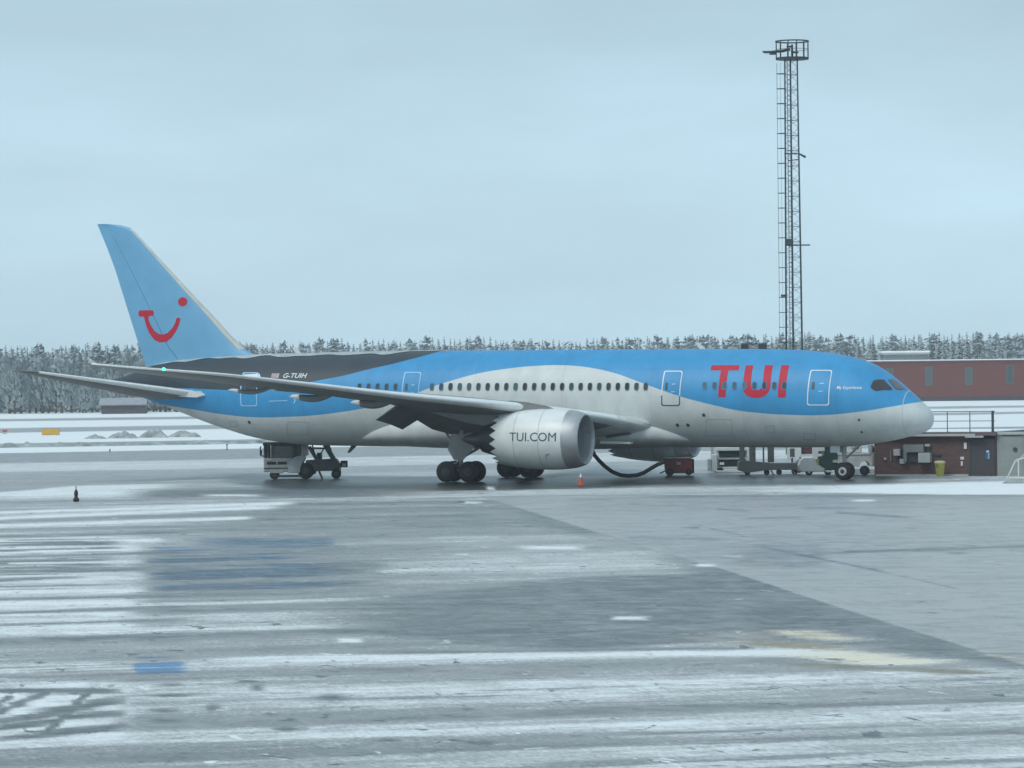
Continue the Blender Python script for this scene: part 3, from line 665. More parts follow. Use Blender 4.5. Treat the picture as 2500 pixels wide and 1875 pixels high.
T_ = [z4(*p) for p in [(540, 440), (805, 440), (795, 490), (698, 490), (672, 748), (600, 748), (626, 490), (525, 490), (528, 465)]]
U_ = [z4(*p) for p in [(870, 440), (938, 440), (914, 625), (925, 665), (952, 682), (990, 680), (1018, 658), (1030, 620), (1050, 440), (1128, 440), (1104, 650), (1084, 705), (1042, 742), (985, 758), (920, 753), (868, 730), (843, 690), (840, 640), (862, 450)]]
I_ = [z4(*p) for p in [(1210, 440), (1285, 440), (1252, 752), (1175, 752)]]
for pl, n in ((T_, 'letter'), (U_, 'letter'), (I_, 'letter')):
    obj(n, face_out(remap(polys([pl]), side())), RED, PL)
def text_bm(txt, width, shear=0, height=None, off=0):
    cu = bpy.data.curves.new('text', 'FONT'); cu.body = txt; cu.shear = shear; cu.resolution_u = 3; cu.offset = off; ob = bpy.data.objects.new('text', cu); COL.objects.link(ob)
    bpy.context.view_layer.update(); dg = bpy.context.evaluated_depsgraph_get(); me = bpy.data.meshes.new_from_object(ob.evaluated_get(dg))
    bm = BM(); bm.from_mesh(me); bpy.data.objects.remove(ob); bpy.data.meshes.remove(me)
    xs = [v_.co.x for v_ in bm.verts]; ys = [v_.co.y for v_ in bm.verts]; x0, x1, y0, y1 = min(xs), max(xs), min(ys), max(ys); k = width/(x1-x0)
    ky = (height/(y1-y0)) if height else k
    for v_ in bm.verts: v_.co = Vector(((v_.co.x-x0)*k, (v_.co.y-y0)*ky, 0))
    bmesh.ops.triangulate(bm, faces=bm.faces); return bm
def text_side(name, txt, u0, u1, vb, vt, m, shear=0):   # reads from tail to nose: s falls as x grows
    s0, zb = D(u0, vb); s1, zt = D(u1, vt)
    bm = text_bm(txt, s0-s1, shear, zt-zb, .012)
    for v_ in bm.verts: v_.co = Vector((s0-v_.co.x, zb+v_.co.y, 0))
    return obj(name, face_out(remap(bm, side())), m, PL)
text_side('registration', 'G-TUIH', 689, 749, 923, 911, LETW, .2)
text_side('aircraft_name', 'My Experience', 2041, 2103, 952.5, 942, LETW, .15)
b = polys([[(662, 911.5), (681, 911.5), (678, 923), (660, 923)]]); obj('flag', face_out(remap(b, side())), mat('flag_print', (.42, .32, .35), .5, var=.3, scale=6), PL)
b = polys([[(594, 914), (632, 912), (636, 924), (592, 924)]]); obj('tail_marking', face_out(remap(b, side())), LETW, PL)
# faint service panels
b = polys([[(655, 978.5), (700, 977), (700, 979), (655, 980.5)]]); obj('fuselage_lettering', face_out(remap(b, side())), LBLUE, PL)
arc = [(711, 962), (717, 966), (720, 972), (720.5, 979), (717.5, 985.5), (714.5, 984.5), (717, 979), (716.5, 973), (714, 967.5), (710, 964)]
obj('arc_marking', face_out(remap(polys([arc]), side())), LBLUE, PL)
# cabin doors
def frame(u0, u1, vt, vb, lean, wd=2.4, rr=5):
    def rr_rect(o):
        pts = []
        for (cx, cy, a0) in ((u1-o-rr+lean, vt+o+rr, -90), (u1-o-rr, vb-o-rr, 0), (u0+o+rr, vb-o-rr, 90), (u0+o+rr+lean, vt+o+rr, 180)):
            for k in range(4):
                a = rad(a0+30*k); pts.append((cx+rr*math.cos(a), cy+rr*math.sin(a)))
        return pts
    O, I = rr_rect(0), rr_rect(wd); bm = BM(); n = len(O)
    vo = [bm.verts.new((*D(*p), 0)) for p in O]; vi = [bm.verts.new((*D(*p), 0)) for p in I]
    for i in range(n): bm.faces.new((vo[i], vo[(i+1) % n], vi[(i+1) % n], vi[i]))
    bmesh.ops.triangulate(bm, faces=bm.faces); return bm
def cabin_door(u0, u1, vt, vb, lean, mt, lower=None, label=None):
    bm = frame(u0, u1, vt, vb, lean)
    for f_ in bm.faces:
        c = f_.calc_center_median(); f_.material_index = 0
    bm = face_out(remap(bm, side(.015)))
    if lower is not None:
        for f_ in bm.faces:
            c = f_.calc_center_median()
            if c.z < lower: f_.material_index = 1
    d = obj('cabin_door', bm, [mt, NAVY], PL)
    if label: d['label'] = label
    w_ = u1-u0; h_ = vb-vt
    obj('door_window', face_out(remap(polys([[(u0+.14*w_+lean*.6, vt+.34*h_), (u0+.27*w_+lean*.6, vt+.34*h_), (u0+.26*w_+lean*.5, vt+.54*h_), (u0+.13*w_+lean*.5, vt+.54*h_)]]), side(.02))), NAVY, d)
    obj('handle', face_out(remap(polys([[(u0+.48*w_+lean*.6, vt+.37*h_), (u0+.68*w_+lean*.6, vt+.36*h_), (u0+.68*w_+lean*.6, vt+.39*h_), (u0+.48*w_+lean*.6, vt+.40*h_)]]), side(.02))), LBLUE, d)
    obj('handle', face_out(remap(polys([[(u0+.46*w_+lean*.4, vt+.59*h_), (u0+.66*w_+lean*.4, vt+.58*h_), (u0+.66*w_+lean*.4, vt+.61*h_), (u0+.46*w_+lean*.4, vt+.62*h_)]]), side(.02))), LBLUE, d)
    return d
cabin_door(1969, 2023, 903, 990, 7, LETW, label='foremost cabin door outlined in white')
cabin_door(1613, 1659, 905, 991, 6, LETW, 5.28, label='cabin door crossed by the blue and white colour edge')
cabin_door(979, 1021, 908, 992, 6, LBLUE, label='cabin door just behind the wing window row')
cabin_door(586, 627, 909, 992, 4, LBLUE, label='rearmost cabin door on the tail')
# cabin windows: one shared mesh, each window a part
def win_mesh(w_, h_, fm):
    bm = BM()
    def ring(a, b, y): return [bm.verts.new((math.copysign(abs(math.cos(t))**.7, math.cos(t))*a, y, math.copysign(abs(math.sin(t))**.7, math.sin(t))*b)) for t in [2*PI*k/16 for k in range(16)]]
    r0 = ring(w_/2+.03, h_/2+.03, .0); r1 = ring(w_/2+.025, h_/2+.025, -.03); r2 = ring(w_/2, h_/2, -.018)
    for a, b in ((r0, r1), (r1, r2)):
        for k in range(16): bm.faces.new((a[k], a[(k+1) % 16], b[(k+1) % 16], b[k]))
    f_ = bm.faces.new(r2); f_.material_index = 1; bmesh.ops.recalc_face_normals(bm, faces=bm.faces)
    if f_.normal.y > 0:
        for x in bm.faces: x.normal_flip()
    me = bpy.data.meshes.new('cabin_window'); bm.to_mesh(me); bm.free(); me.materials.append(fm); me.materials.append(GLASS); return me
def vary(me, k):
    me = me.copy(); g = GLASS.copy(); g.name = 'dark_window_glass'
    for n in g.node_tree.nodes:
        if n.bl_idname == 'ShaderNodeVectorMath': n.inputs[0].default_value = (.02*k, .045*k, .055*k)
    me.materials[1] = g; return me
WM = win_mesh(.25, .44, WFRAME); WMB = win_mesh(.25, .44, mat('blue_window_surround', (.12, .30, .55), .5, var=.05))
WMS = {id(WM): [WM, vary(WM, 1.5), vary(WM, .6), vary(WM, 2.4)], id(WMB): [WMB, vary(WMB, 2.6), vary(WMB, 1.8), vary(WMB, 3.4)]}; rw = random.Random(4)
def place_window(u, v, me=WM):
    me = rw.choice(WMS[id(me)])
    s, z = D(u, v); y = -ysurf(s, z); dz = .05; sl = (ysurf(s, z+dz)-ysurf(s, z-dz))/(2*dz)
    link('cabin_window', me, PL, (lx(s), y-.004, z), (math.atan(sl) if True else 0, 0, 0))
n = 24
for i in range(n): place_window(1053+i*(1575-1053)/23., 944.5-.7*i/23., WM if i > 1 else WMB)
for u in (898, 920, 942, 876, 964): place_window(u, 945, WMB)
for i in range(9): place_window(1718.5+i*24.3, 942, WMB)
# cockpit windows
z6 = lambda x, y: (1960+x/6.506, 890+y/6.506)
cw1 = [z6(*p) for p in [(1115, 262), (1150, 250), (1275, 248), (1300, 275), (1405, 385), (1395, 405), (1340, 405), (1160, 418), (1110, 395), (1075, 365), (1085, 320)]]
cw2 = [z6(*p) for p in [(1350, 248), (1430, 245), (1470, 262), (1545, 322), (1608, 392), (1550, 402), (1475, 398), (1428, 350)]]
def nout(bm):
    bm.normal_update()
    for f_ in bm.faces:
        if f_.normal.y*-1+f_.normal.z*.6+f_.normal.x*.3 < 0: f_.normal_flip()
    return bm
def Dn(u, v):
    y = -1.6
    for _ in range(40):
        s, z = A(u, v, y); y = .7*y-.3*ysurf(s, z)
    return s, z
NF = mat('cockpit_window_frame', (.09, .14, .2), .5, var=.05)
gs, gt = np.meshgrid(np.linspace(.5, 6, 500), np.radians(np.linspace(0, 90, 420)))
_T = np.array([[fT(a), fB(a), fW(a)] for a in gs[0]]); _c = (_T[:, 0]+_T[:, 1])/2; _h = (_T[:, 0]-_T[:, 1])/2
gy = -_T[None, :, 2]*np.cos(gt); gz = _c[None]+_h[None]*np.sin(gt)
gP = np.stack([-gs, gy, gz+(gs-28.4)*DEL], -1); gu, gv = proj_np(gP)
def Dst(u, v):                                 # pixel -> (s, angle) on the upper nose
    i = np.argmin(((gu-u)**2+(gv-v)**2).ravel()); return gs.ravel()[i], gt.ravel()[i]
def nose_pt(eps):
    def fn(s, a):
        t, b_ = fT(s), fB(s); c = (t+b_)/2; h = (t-b_)/2; return (lx(s), -(fW(s)+eps)*math.cos(a), c+(h+eps)*math.sin(a))
    return fn
for pl, gm in ((cw1, COCKG), (cw2, mat('forward_cockpit_glass', (.12, .12, .13), .1, var=.1))):
    c = np.mean(pl, 0); big = [tuple(c+(np.array(p)-c)*1.10) for p in pl]
    fr = obj('cockpit_window', nout(remap(polys([big], Dst), nose_pt(.012), .15)), NF, PL)
    obj('pane', nout(remap(polys([pl], Dst), nose_pt(.03), .15)), gm, fr)
# hatches in the lower skin
HATCH = mat('hatch_outline', (.30, .33, .33), .6, var=.1)
for (u0, u1, v0, v1) in ((1722, 1786, 1024, 1064), (700, 752, 1030, 1062), (1868, 1890, 1040, 1058), (1960, 1990, 1058, 1074), (560, 578, 1028, 1042)):
    bm = frame(u0, u1, v0, v1, 1, .8, 3); obj('hatch', face_out(remap(bm, side(.008))), HATCH, PL)
# static ports, drain holes
def disc_dec(u, v, r, m, name, fn=D):
    s, z = fn(u, v); bm = BM(); bm.faces.new([bm.verts.new((s+r*math.cos(2*PI*k/12), z+r*math.sin(2*PI*k/12), 0)) for k in range(12)]); bmesh.ops.triangulate(bm, faces=bm.faces)
    return obj(name, face_out(remap(bm, side(.015))), m, PL)
for u, v in ((1653, 1038), (1678.5, 1038), (1717, 1013.5), (607.5, 1031)): disc_dec(u, v, .11, NAVY, 'outlet_port')
for u, v in ((2096, 1025), (2103, 1055)): disc_dec(u, v, .07, DKMET, 'air_data_probe')
# radome joint
bm = BM()
for k in range(SEG):
    a0, a1 = 2*PI*k/SEG, 2*PI*(k+1)/SEG
    vs = []
    for s, a in ((1.42, a0), (1.42, a1), (1.46, a1), (1.46, a0)):
        t, b_ = fT(s), fB(s); c = (t+b_)/2; vs.append(bm.verts.new((lx(s), (fW(s)+.004)*math.cos(a), c+((t-b_)/2+.004)*math.sin(a))))
    bm.faces.new(vs)
bmesh.ops.recalc_face_normals(bm, faces=bm.faces); obj('radome_joint', bm, mat('joint_grey', (.50, .53, .525), .6, var=.1), PL)
# antennas
def blade_ant(s, z, h, up=1):
    bm = BM(); prism(bm, [(lx(s), z), (lx(s)+.42, z), (lx(s)-.05, z+h*up), (lx(s)-.3, z+h*up)] if up > 0 else [(lx(s), z), (lx(s)+.4, z), (lx(s)-.12, z+h*up), (lx(s)-.3, z+h*up)], -.03, .03)
    obj('blade_antenna', bm, WHITE if up > 0 else DKMET, PL)
s_ = A(1706, 850, 0)[0]; blade_ant(s_, fT(s_)-.03, .42); s_ = A(722, 866, 0)[0]; blade_ant(s_, fT(s_)-.03, .4)
s_ = A(858, 1092, 0)[0]; blade_ant(s_, fB(s_)+.05, .48, -1)
# snow lying on the crown
bm = BM(); rings = []
for i in range(60):
    s = 31+22*i/59.; t, b_ = fT(s), fB(s); c = (t+b_)/2; h = (t-b_)/2; wd = (.34+.20*mnoise.noise(Vector((s*.7, 0, 0))))*min(1, .1+(s-31)/5.)
    rings.append([bm.verts.new((lx(s), (fW(s)+.02)*math.sin(q*wd), c+(h+.02+.02*(1-abs(q)))*math.cos(q*wd))) for q in (-1, -.5, 0, .5, 1)])
for a, b in zip(rings, rings[1:]):
    for k in range(4): bm.faces.new((a[k], a[k+1], b[k+1], b[k]))
bmesh.ops.recalc_face_normals(bm, faces=bm.faces); obj('snow_cover', bm, mat('thin_snow_film', (.42, .46, .47), .8, var=.3, scale=1.5), PL, smooth=True)
# belly fairing
bm = BM(); rings = []
for i in range(41):
    t = i/40.; s = 14.4+22.6*t; e = max(0, 1-abs(2*t-1)**2.4)**.55; e = max(e, .02)
    hw = 1.0+2.32*e; zt = 2.5+2.15*e; zb = 2.40-.50*e
    c = (zt+zb)/2; h = (zt-zb)/2
    rings.append([bm.verts.new((lx(s), math.copysign(abs(math.cos(a))**.8, math.cos(a))*hw, c+h*math.copysign(abs(math.sin(a))**.8, math.sin(a)))) for a in [2*PI*k/40 for k in range(40)]])
for a, b in zip(rings, rings[1:]):
    for k in range(40): bm.faces.new((a[k], a[(k+1) % 40], b[(k+1) % 40], b[k]))
bm.faces.new(rings[0][::-1]); bm.faces.new(rings[-1]); bmesh.ops.recalc_face_normals(bm, faces=bm.faces)
bf = obj('belly_fairing', bm, mat('belly_paint', (.56, .59, .58), .42, var=.2, scale=.8), PL, smooth=True)
for (u0, u1, v0, v1, m_, nm_) in ((1480, 1534, 1056, 1069, 0, 'air_inlet'), (1466, 1538, 1079, 1083, 1, 'inlet_lip')):
    a = A(u0, v1, -3.2); b = A(u1, v0, -3.2)
    bx_ = BM(); prism(bx_, [(lx(a[0]), a[1]), (lx(a[0]), a[1]+.16), (lx(b[0]), b[1]), (lx(b[0]), b[1]-.12)], -3.28, -2.7); obj(nm_, bx_, DKMET if m_ == 0 else LEADE, PL)
# wings
def LE(y): return 17.3+(y-2.9)*.70 if y < 25.5 else 33.12+(y-25.5)/4.56*3.2+((y-25.5)/4.56)**2*4.7
def TE(y):
    if y < 9: return 29.6+(y-2.9)*.06
    if y < 25.5: return 29.97+(y-9)*.38
    t = (y-25.5)/4.56; return 36.24+t*2.2+t*t*2.95
zLE = pchip([(1.5, 3.35), (2.9, 3.55), (5.1, 3.98), (10.6, 4.72), (16.6, 5.38), (21.6, 6.05), (26.3, 6.66), (28.8, 7.05), (30.06, 7.34)])
zTE = pchip([(1.5, 3.0), (4.25, 3.15), (7, 3.75), (9.6, 4.55), (12.2, 5.10), (18.35, 5.65), (23.15, 6.10), (28.45, 6.82), (30.06, 7.33)])
thk = pchip([(1.5, 1.45), (2.9, 1.35), (9, .95), (16, .60), (25.5, .26), (29, .15), (30.06, .09)])
def af(t):                                     # upper, lower thickness shape
    y_ = 2.969*math.sqrt(t)-1.26*t-3.516*t*t+2.843*t**3-1.036*t**4
    return .46*y_, -.54*y_
NTS = [0, .004, .015, .04, .08, .14, .22, .32, .44, .56, .68, .8, .9, .96, 1]
def wsec(y, t0=0., t1=1., grow=0.):
    a, b = LE(y), TE(y); zl, zt = zLE(y), zTE(y); th = thk(y)
    ts = [t0+(t1-t0)*t for t in NTS]
    up = [(a+(b-a)*t, zl+(zt-zl)*t+af(t)[0]*th+grow) for t in ts]; lo = [(a+(b-a)*t, zl+(zt-zl)*t+af(t)[1]*th-grow) for t in ts[::-1]]
    return up+lo[:-1] if t0 == 0 else up+lo
def loft(bm, secs, sgn):
    rings = [[bm.verts.new((lx(s), sgn*y, z)) for s, z in sec] for y, sec in secs]; n = len(rings[0])
    for a, b in zip(rings, rings[1:]):
        for k in range(n): bm.faces.new((a[k], a[(k+1) % n], b[(k+1) % n], b[k]))
    bm.faces.new(rings[0]); bm.faces.new(rings[-1][::-1]); bmesh.ops.recalc_face_normals(bm, faces=bm.faces); return bm
YS = [2.5, 2.9, 3.4, 4, 5, 6, 7, 8, 9, 10, 11, 12, 13.5, 15, 17, 19, 21, 23, 25, 25.5, 26, 26.6, 27.2, 27.8, 28.4, 28.9, 29.3, 29.6, 29.85, 30.06]
def fairing(yq, s0, s1, zc, r, tipup=0):       # flap track canoe
    bm = BM(); rings = []
    for i in range(15):
        t = i/14.; q = math.sin(PI*t)**.55 if 0 < t < 1 else .02; s = s0+(s1-s0)*t; z = zc-.25*math.sin(PI*min(1, t*1.1))+tipup*t
        rings.append([bm.verts.new((lx(s), yq+r*.62*q*math.cos(2*PI*k/12), z+r*q*math.sin(2*PI*k/12))) for k in range(12)])
    for a, b in zip(rings, rings[1:]):
        for k in range(12): bm.faces.new((a[k], a[(k+1) % 12], b[(k+1) % 12], b[k]))
    bm.faces.new(rings[0][::-1]); bm.faces.new(rings[-1]); bmesh.ops.recalc_face_normals(bm, faces=bm.faces)
    for f_ in bm.faces: f_.material_index = 1 if f_.calc_center_median().x < lx(s0+(s1-s0)*.80) else 0
    return bm
for sg in (-1, 1):
    wg = obj('wing', loft(BM(), [(y, wsec(y)) for y in YS], sg), WINGG, PL, smooth=True, ang=40)
    obj('leading_edge', loft(BM(), [(y, wsec(y, 0, min(.06, .42/(TE(y)-LE(y))), .01)) for y in YS if 2.8 < y < 29.9], sg), LEADE, wg, smooth=True, ang=50)
    obj('root_fairing', loft(BM(), [(y, wsec(y, 0, .32, .012+.03*max(0, 3.6-y))) for y in (2.5, 2.9, 3.4, 4, 4.4)], sg), mat('root_white', (.56, .59, .58), .45, var=.1), wg, smooth=True, ang=40)
    # inboard flap and drooped flaperon
    def slab(ya, yb, d0, d1, dz, th=.10):
        secs = []
        for y in (ya, (ya+yb)/2, yb):
            b_ = TE(y); z = zTE(y)
            secs.append((y, [(b_-d0, z+.10), (b_+d1, z-dz+.03), (b_+d1, z-dz), (b_-d0, z-.05)]))
        return loft(BM(), secs, sg)
    obj('flap', slab(3.3, 8.4, 1.5, .15, .22), WINGG, wg); obj('flaperon', slab(8.6, 10.9, .9, .75, 1.0), WINGG, wg)
    obj('flap', slab(11.1, 19.5, 1.2, .10, .06), WINGG, wg)
    for (yy, r_) in ((12.9, .26), (17.6, .22), (22.2, .14)):
        obj('flap_track_fairing', fairing(sg*yy, TE(yy)-2.4, TE(yy)+.75, zTE(yy)+.02, r_, -.28), [WINGG, TRWH], wg, smooth=True)
    ll = BM(); bmesh.ops.create_uvsphere(ll, u_segments=10, v_segments=6, radius=.085, matrix=Matrix.Translation((lx(LE(28.25)-.02), sg*28.25, zLE(28.25)+.02)))
    obj('navigation_light', ll, GREENL if sg < 0 else emis('red_lamp', (1, .05, .03), 6), wg, smooth=True)
    # horizontal stabiliser
    def hsec(y):
        t = (y-1.0)/(9.9-1.0); a = 47.2+t*8.35; b_ = 53.2+t*3.65; z = 5.28+t*1.62; th = .62-.47*t
        if y > 9.4: a += (y-9.4)*1.2
        return [(a+(b_-a)*q, z+af(q)[0]*th) for q in NTS]+[(a+(b_-a)*q, z+af(q)[1]*th) for q in NTS[::-1][:-1]]
    st = obj('horizontal_stabiliser', loft(BM(), [(y, hsec(y)) for y in (.6, 1.5, 3, 5, 7, 8.5, 9.4, 9.75, 9.9)], sg), mat('stabiliser_grey', (.15, .165, .165), .5, var=.25, scale=.8), PL, smooth=True, ang=40)
    def hsec2(y):
        t = (y-1.0)/8.9; a = 47.2+t*8.35; b_ = 53.2+t*3.65; z = 5.28+t*1.62; th = .62-.47*t
        return [(a+(b_-a)*q*.08, z+af(q*.08)[0]*th+.012) for q in NTS]+[(a+(b_-a)*q*.08, z+af(q*.08)[1]*th-.012) for q in NTS[::-1][:-1]]
    obj('leading_edge', loft(BM(), [(y, hsec2(y)) for y in (1.7, 3, 5, 7, 8.5, 9.4)], sg), LEADE, st, smooth=True, ang=50)
    obj('root_fillet', loft(BM(), [(y, [(46.9+(y-1.7)*.9, 5.28), (47.3+(y-1.7)*.9, 5.55), (48.6+(y-1.7)*.9, 5.55), (48.6+(y-1.7)*.9, 5.2), (47.3+(y-1.7)*.9, 5.15)]) for y in (1.2, 1.75, 2.2)], sg), TRWH, st)
# fin and rudder
FLE = [(7.6, 44.2), (8.36, 45.68), (10.19, 47.46), (12.19, 49.55), (14.8, 52.19), (15.8, 53.2), (16.13, 53.6), (16.3, 54.3), (16.4, 55.2)]
FTE = [(7.0, 52.4), (8.59, 53.03), (14.0, 54.9), (16.41, 56.0)]
fle = lambda z: float(np.interp(z, [a for a, _ in FLE], [b for _, b in FLE])); fte = lambda z: float(np.interp(z, [a for a, _ in FTE], [b for _, b in FTE]))
fth = lambda z: float(np.interp(z, [7, 16.4], [.42, .10]))
def fy(s, z):
    a, b_ = fle(z), fte(z); t = min(max((s-a)/(b_-a), 0), 1); return 2*fth(z)*af(t)[0]
def fin_part(t0, t1, grow=0, zs=None, m=None, name='fin', parent=PL):
    bm = BM(); rings = []
    for z in zs or [7.0, 7.6, 8.0, 8.36, 9.2, 10.19, 11, 12.19, 13.5, 14.8, 15.4, 15.8, 16.13, 16.3, 16.4]:
        a, b_ = fle(z), fte(z); ring = []
        q = [t0+(t1-t0)*t for t in NTS]
        for t in q: ring.append(bm.verts.new((lx(a+(b_-a)*t), -(fy(a+(b_-a)*t, z)+grow), z)))
        for t in q[::-1]: ring.append(bm.verts.new((lx(a+(b_-a)*t), fy(a+(b_-a)*t, z)+grow, z+.0001)))
        rings.append(ring)
    n = len(rings[0])
    for a, b in zip(rings, rings[1:]):
        for k in range(n): bm.faces.new((a[k], a[(k+1) % n], b[(k+1) % n], b[k]))
    bm.faces.new(rings[0]); bm.faces.new(rings[-1][::-1]); bmesh.ops.recalc_face_normals(bm, faces=bm.faces)
    return obj(name, bm, m or FINB, parent, smooth=True, ang=35)
fin = fin_part(0, .695); fin_part(.70, 1, name='rudder')
fin_part(0, .052, .01, zs=[8.2, 9.2, 10.19, 11, 12.19, 13.5, 14.8, 15.8, 16.05], m=mat('beige_leading_edge', (.52, .53, .49), .45, var=.15), name='leading_edge', parent=fin)
# dark sweep rising onto the fin foot
z1 = lambda x, y: (x/2.766, 500+y/2.766)
Af = lambda u, v: A(u, v, -.25)
b = polys([[z1(*p) for p in [(1000, 1095), (1150, 1090), (1260, 1072), (1350, 1055), (1500, 1035), (1650, 1018), (1660, 1060), (1300, 1130), (1000, 1130)]]], Af)
fs_ = lambda eps: (lambda s, z: (lx(s), -(fy(s, z)+eps), z))
obj('dark_fin_foot', face_out(remap(b, fs_(.012), .5)), mat('dark_slate_paint', (.038, .055, .07), .42, var=.1), fin)
sm = [(948, 712), (1022, 712), (1030, 735), (1022, 750), (992, 752), (990, 775), (1005, 810), (1030, 850), (1060, 872), (1090, 876), (1125, 865), (1155, 835), (1178, 795), (1184, 768), (1200, 760), (1213, 770), (1205, 805), (1185, 850), (1155, 895), (1115, 925), (1070, 930), (1030, 912), (998, 870), (975, 820), (963, 775), (958, 755), (925, 755), (918, 735), (925, 714)]
obj('tail_logo', face_out(remap(polys([[z1(*p) for p in sm]], Af), fs_(.014), .5)), RED, fin)
dot = [(1225+31*math.cos(2*PI*k/20), 655+31*math.sin(2*PI*k/20)) for k in range(20)]
obj('tail_logo_dot', face_out(remap(polys([[z1(*p) for p in dot]], Af), fs_(.014), .5)), RED, fin)

# engines
def engine(sg):
    cy, cz = sg*9.8, 2.73
    def P(s, r): return (lx(s), r)
    # outer cowl with chevrons
    prof = [(19.35, 1.735), (19.8, 1.785), (20.5, 1.81), (21.2, 1.80), (22, 1.75), (22.7, 1.67), (23.3, 1.57)]
    bm = BM(); seg = 72; rings = []
    for s, r in prof: rings.append([bm.verts.new((lx(s), cy+r*math.cos(2*PI*k/seg), cz+r*math.sin(2*PI*k/seg))) for k in range(seg)])
    lastr = []
    for k in range(seg):                       # saw-tooth trailing edge, 18 teeth
        q = abs(((k+2) % 4)-2)/2.; s = 23.55+.42*q; r = 1.53-.07*q; lastr.append(bm.verts.new((lx(s), cy+r*math.cos(2*PI*k/seg), cz+r*math.sin(2*PI*k/seg))))
    rings.append(lastr)
    inn = []
    for k in range(seg):
        v_ = lastr[k].co; inn.append(bm.verts.new((v_.x+.02, cy+(v_.y-cy)*.975, cz+(v_.z-cz)*.975)))
    rings.append(inn); rings.append([bm.verts.new((lx(22.6), cy+1.42*math.cos(2*PI*k/seg), cz+1.42*math.sin(2*PI*k/seg))) for k in range(seg)])
    for i, (a, b) in enumerate(zip(rings, rings[1:])):
        for k in range(seg):
            f_ = bm.faces.new((a[k], a[(k+1) % seg], b[(k+1) % seg], b[k])); f_.material_index = 1 if i >= len(prof) else 0
    bmesh.ops.recalc_face_normals(bm, faces=bm.faces)
    e = obj('engine', bm, [mat('cowl_white', (.70, .735, .73), .35, var=.12, scale=.8), DKMET], PL, smooth=True, ang=45)
    lathe_o = BM(); lathe(lathe_o, [(lx(19.35), 1.737), (lx(18.95), 1.68), (lx(18.65), 1.60), (lx(18.42), 1.50), (lx(18.36), 1.44), (lx(18.40), 1.385), (lx(18.6), 1.34), (lx(19.0), 1.32)], 'x', (0, cy, cz), 64, mi=0)
    bmesh.ops.delete(lathe_o, geom=[f_ for f_ in lathe_o.faces if len(f_.verts) > 4], context='FACES_ONLY')
    obj('intake_lip', lathe_o, METAL, e, smooth=True)
    bm = BM(); lathe(bm, [(lx(19.0), 1.322), (lx(19.6), 1.36), (lx(20.2), 1.40)], 'x', (0, cy, cz), 48); bmesh.ops.delete(bm, geom=[f_ for f_ in bm.faces if len(f_.verts) > 4], context='FACES_ONLY')
    obj('intake_duct', bm, mat('intake_grey', (.32, .34, .35), .5, var=.1), e, smooth=True)
    bm = BM()
    for k in range(20):                        # fan blades
        a0 = 2*PI*k/20
        pts = []
        for (r, da, ds) in ((.42, 0, 0), (1.37, .22, .05), (1.37, .50, .30), (.42, .30, .25)):
            a = a0+da; pts.append(bm.verts.new((lx(20.05+ds), cy+r*math.cos(a), cz+r*math.sin(a))))
        bm.faces.new(pts)
    lathe(bm, [(lx(20.45), 1.40), (lx(20.46), .01)], 'x', (0, cy, cz), 40)
    obj('fan', bm, mat('fan_dark', (.045, .055, .06), .4, metal=.5, var=.1), e)
    bm = BM(); lathe(bm, [(lx(19.55), .02), (lx(19.65), .13), (lx(19.85), .28), (lx(20.1), .42), (lx(20.3), .44)], 'x', (0, cy, cz), 24); obj('spinner', bm, GREYP, e, smooth=True)
    bm = BM(); lathe(bm, [(lx(22.6), 1.30), (lx(23.4), 1.18), (lx(24.2), .98), (lx(24.9), .78), (lx(24.92), .70), (lx(24.6), .6)], 'x', (0, cy, cz), 40); obj('core_nozzle', bm, DKMET, e, smooth=True, ang=40)
    bm = BM(); lathe(bm, [(lx(24.4), .55), (lx(25.0), .52), (lx(25.6), .38), (lx(26.1), .18), (lx(26.35), .03)], 'x', (0, cy, cz-.02), 28); obj('exhaust_cone', bm, mat('burnt_metal', (.09, .095, .1), .45, metal=.5, var=.3), e, smooth=True)
    secs = []
    for y in (-.22, .22): secs.append([(20.0, cz+1.62), (20.8, cz+1.95), (22.2, cz+2.2), (23.2, cz+2.28), (26.8, cz+2.0), (28.2, cz+1.55), (26.0, cz+.98), (24.6, cz+.75), (23.2, cz+1.1), (21, cz+1.4)])
    bm = BM(); prism(bm, [(lx(s), z) for s, z in secs[0]], cy-.2, cy+.2, bev=.06); obj('pylon', bm, WINGG, e)
    for sq in (20.75, 22.35):
        bm = BM(); rr_ = float(np.interp(sq, [p_[0] for p_ in prof], [p_[1] for p_ in prof]))+.004
        lathe(bm, [(lx(sq-.012), rr_), (lx(sq+.012), rr_)], 'x', (0, cy, cz), 64, cap=False); obj('cowl_seam', bm, mat('seam_grey', (.30, .32, .32), .6, var=.1), e, smooth=True)
    if sg < 0:
        sN = lambda s, z: (lx(s), cy-math.sqrt(max(0, np.interp(s, [p[0] for p in prof], [p[1] for p in prof])**2-(z-cz)**2))-.015, z)
        AA = lambda u, v: A(u, v, cy-1.7)
        s0, zb = AA(1243, 1077); s1, zt = AA(1357, 1056)
        bm = text_bm('TUI.COM', s0-s1, 0, zt-zb)
        for v_ in bm.verts: v_.co = Vector((s0-v_.co.x, zb+v_.co.y, 0))
        obj('engine_lettering', face_out(remap(bm, sN)), LETD, e)
        for pl in ([(1329, 1110), (1338, 1107), (1340, 1111), (1332, 1113), (1330, 1122), (1328, 1122)],):
            obj('cowl_stain', face_out(remap(polys([pl], AA), sN)), GREYP, e)
    return e
engine(-1); engine(1)

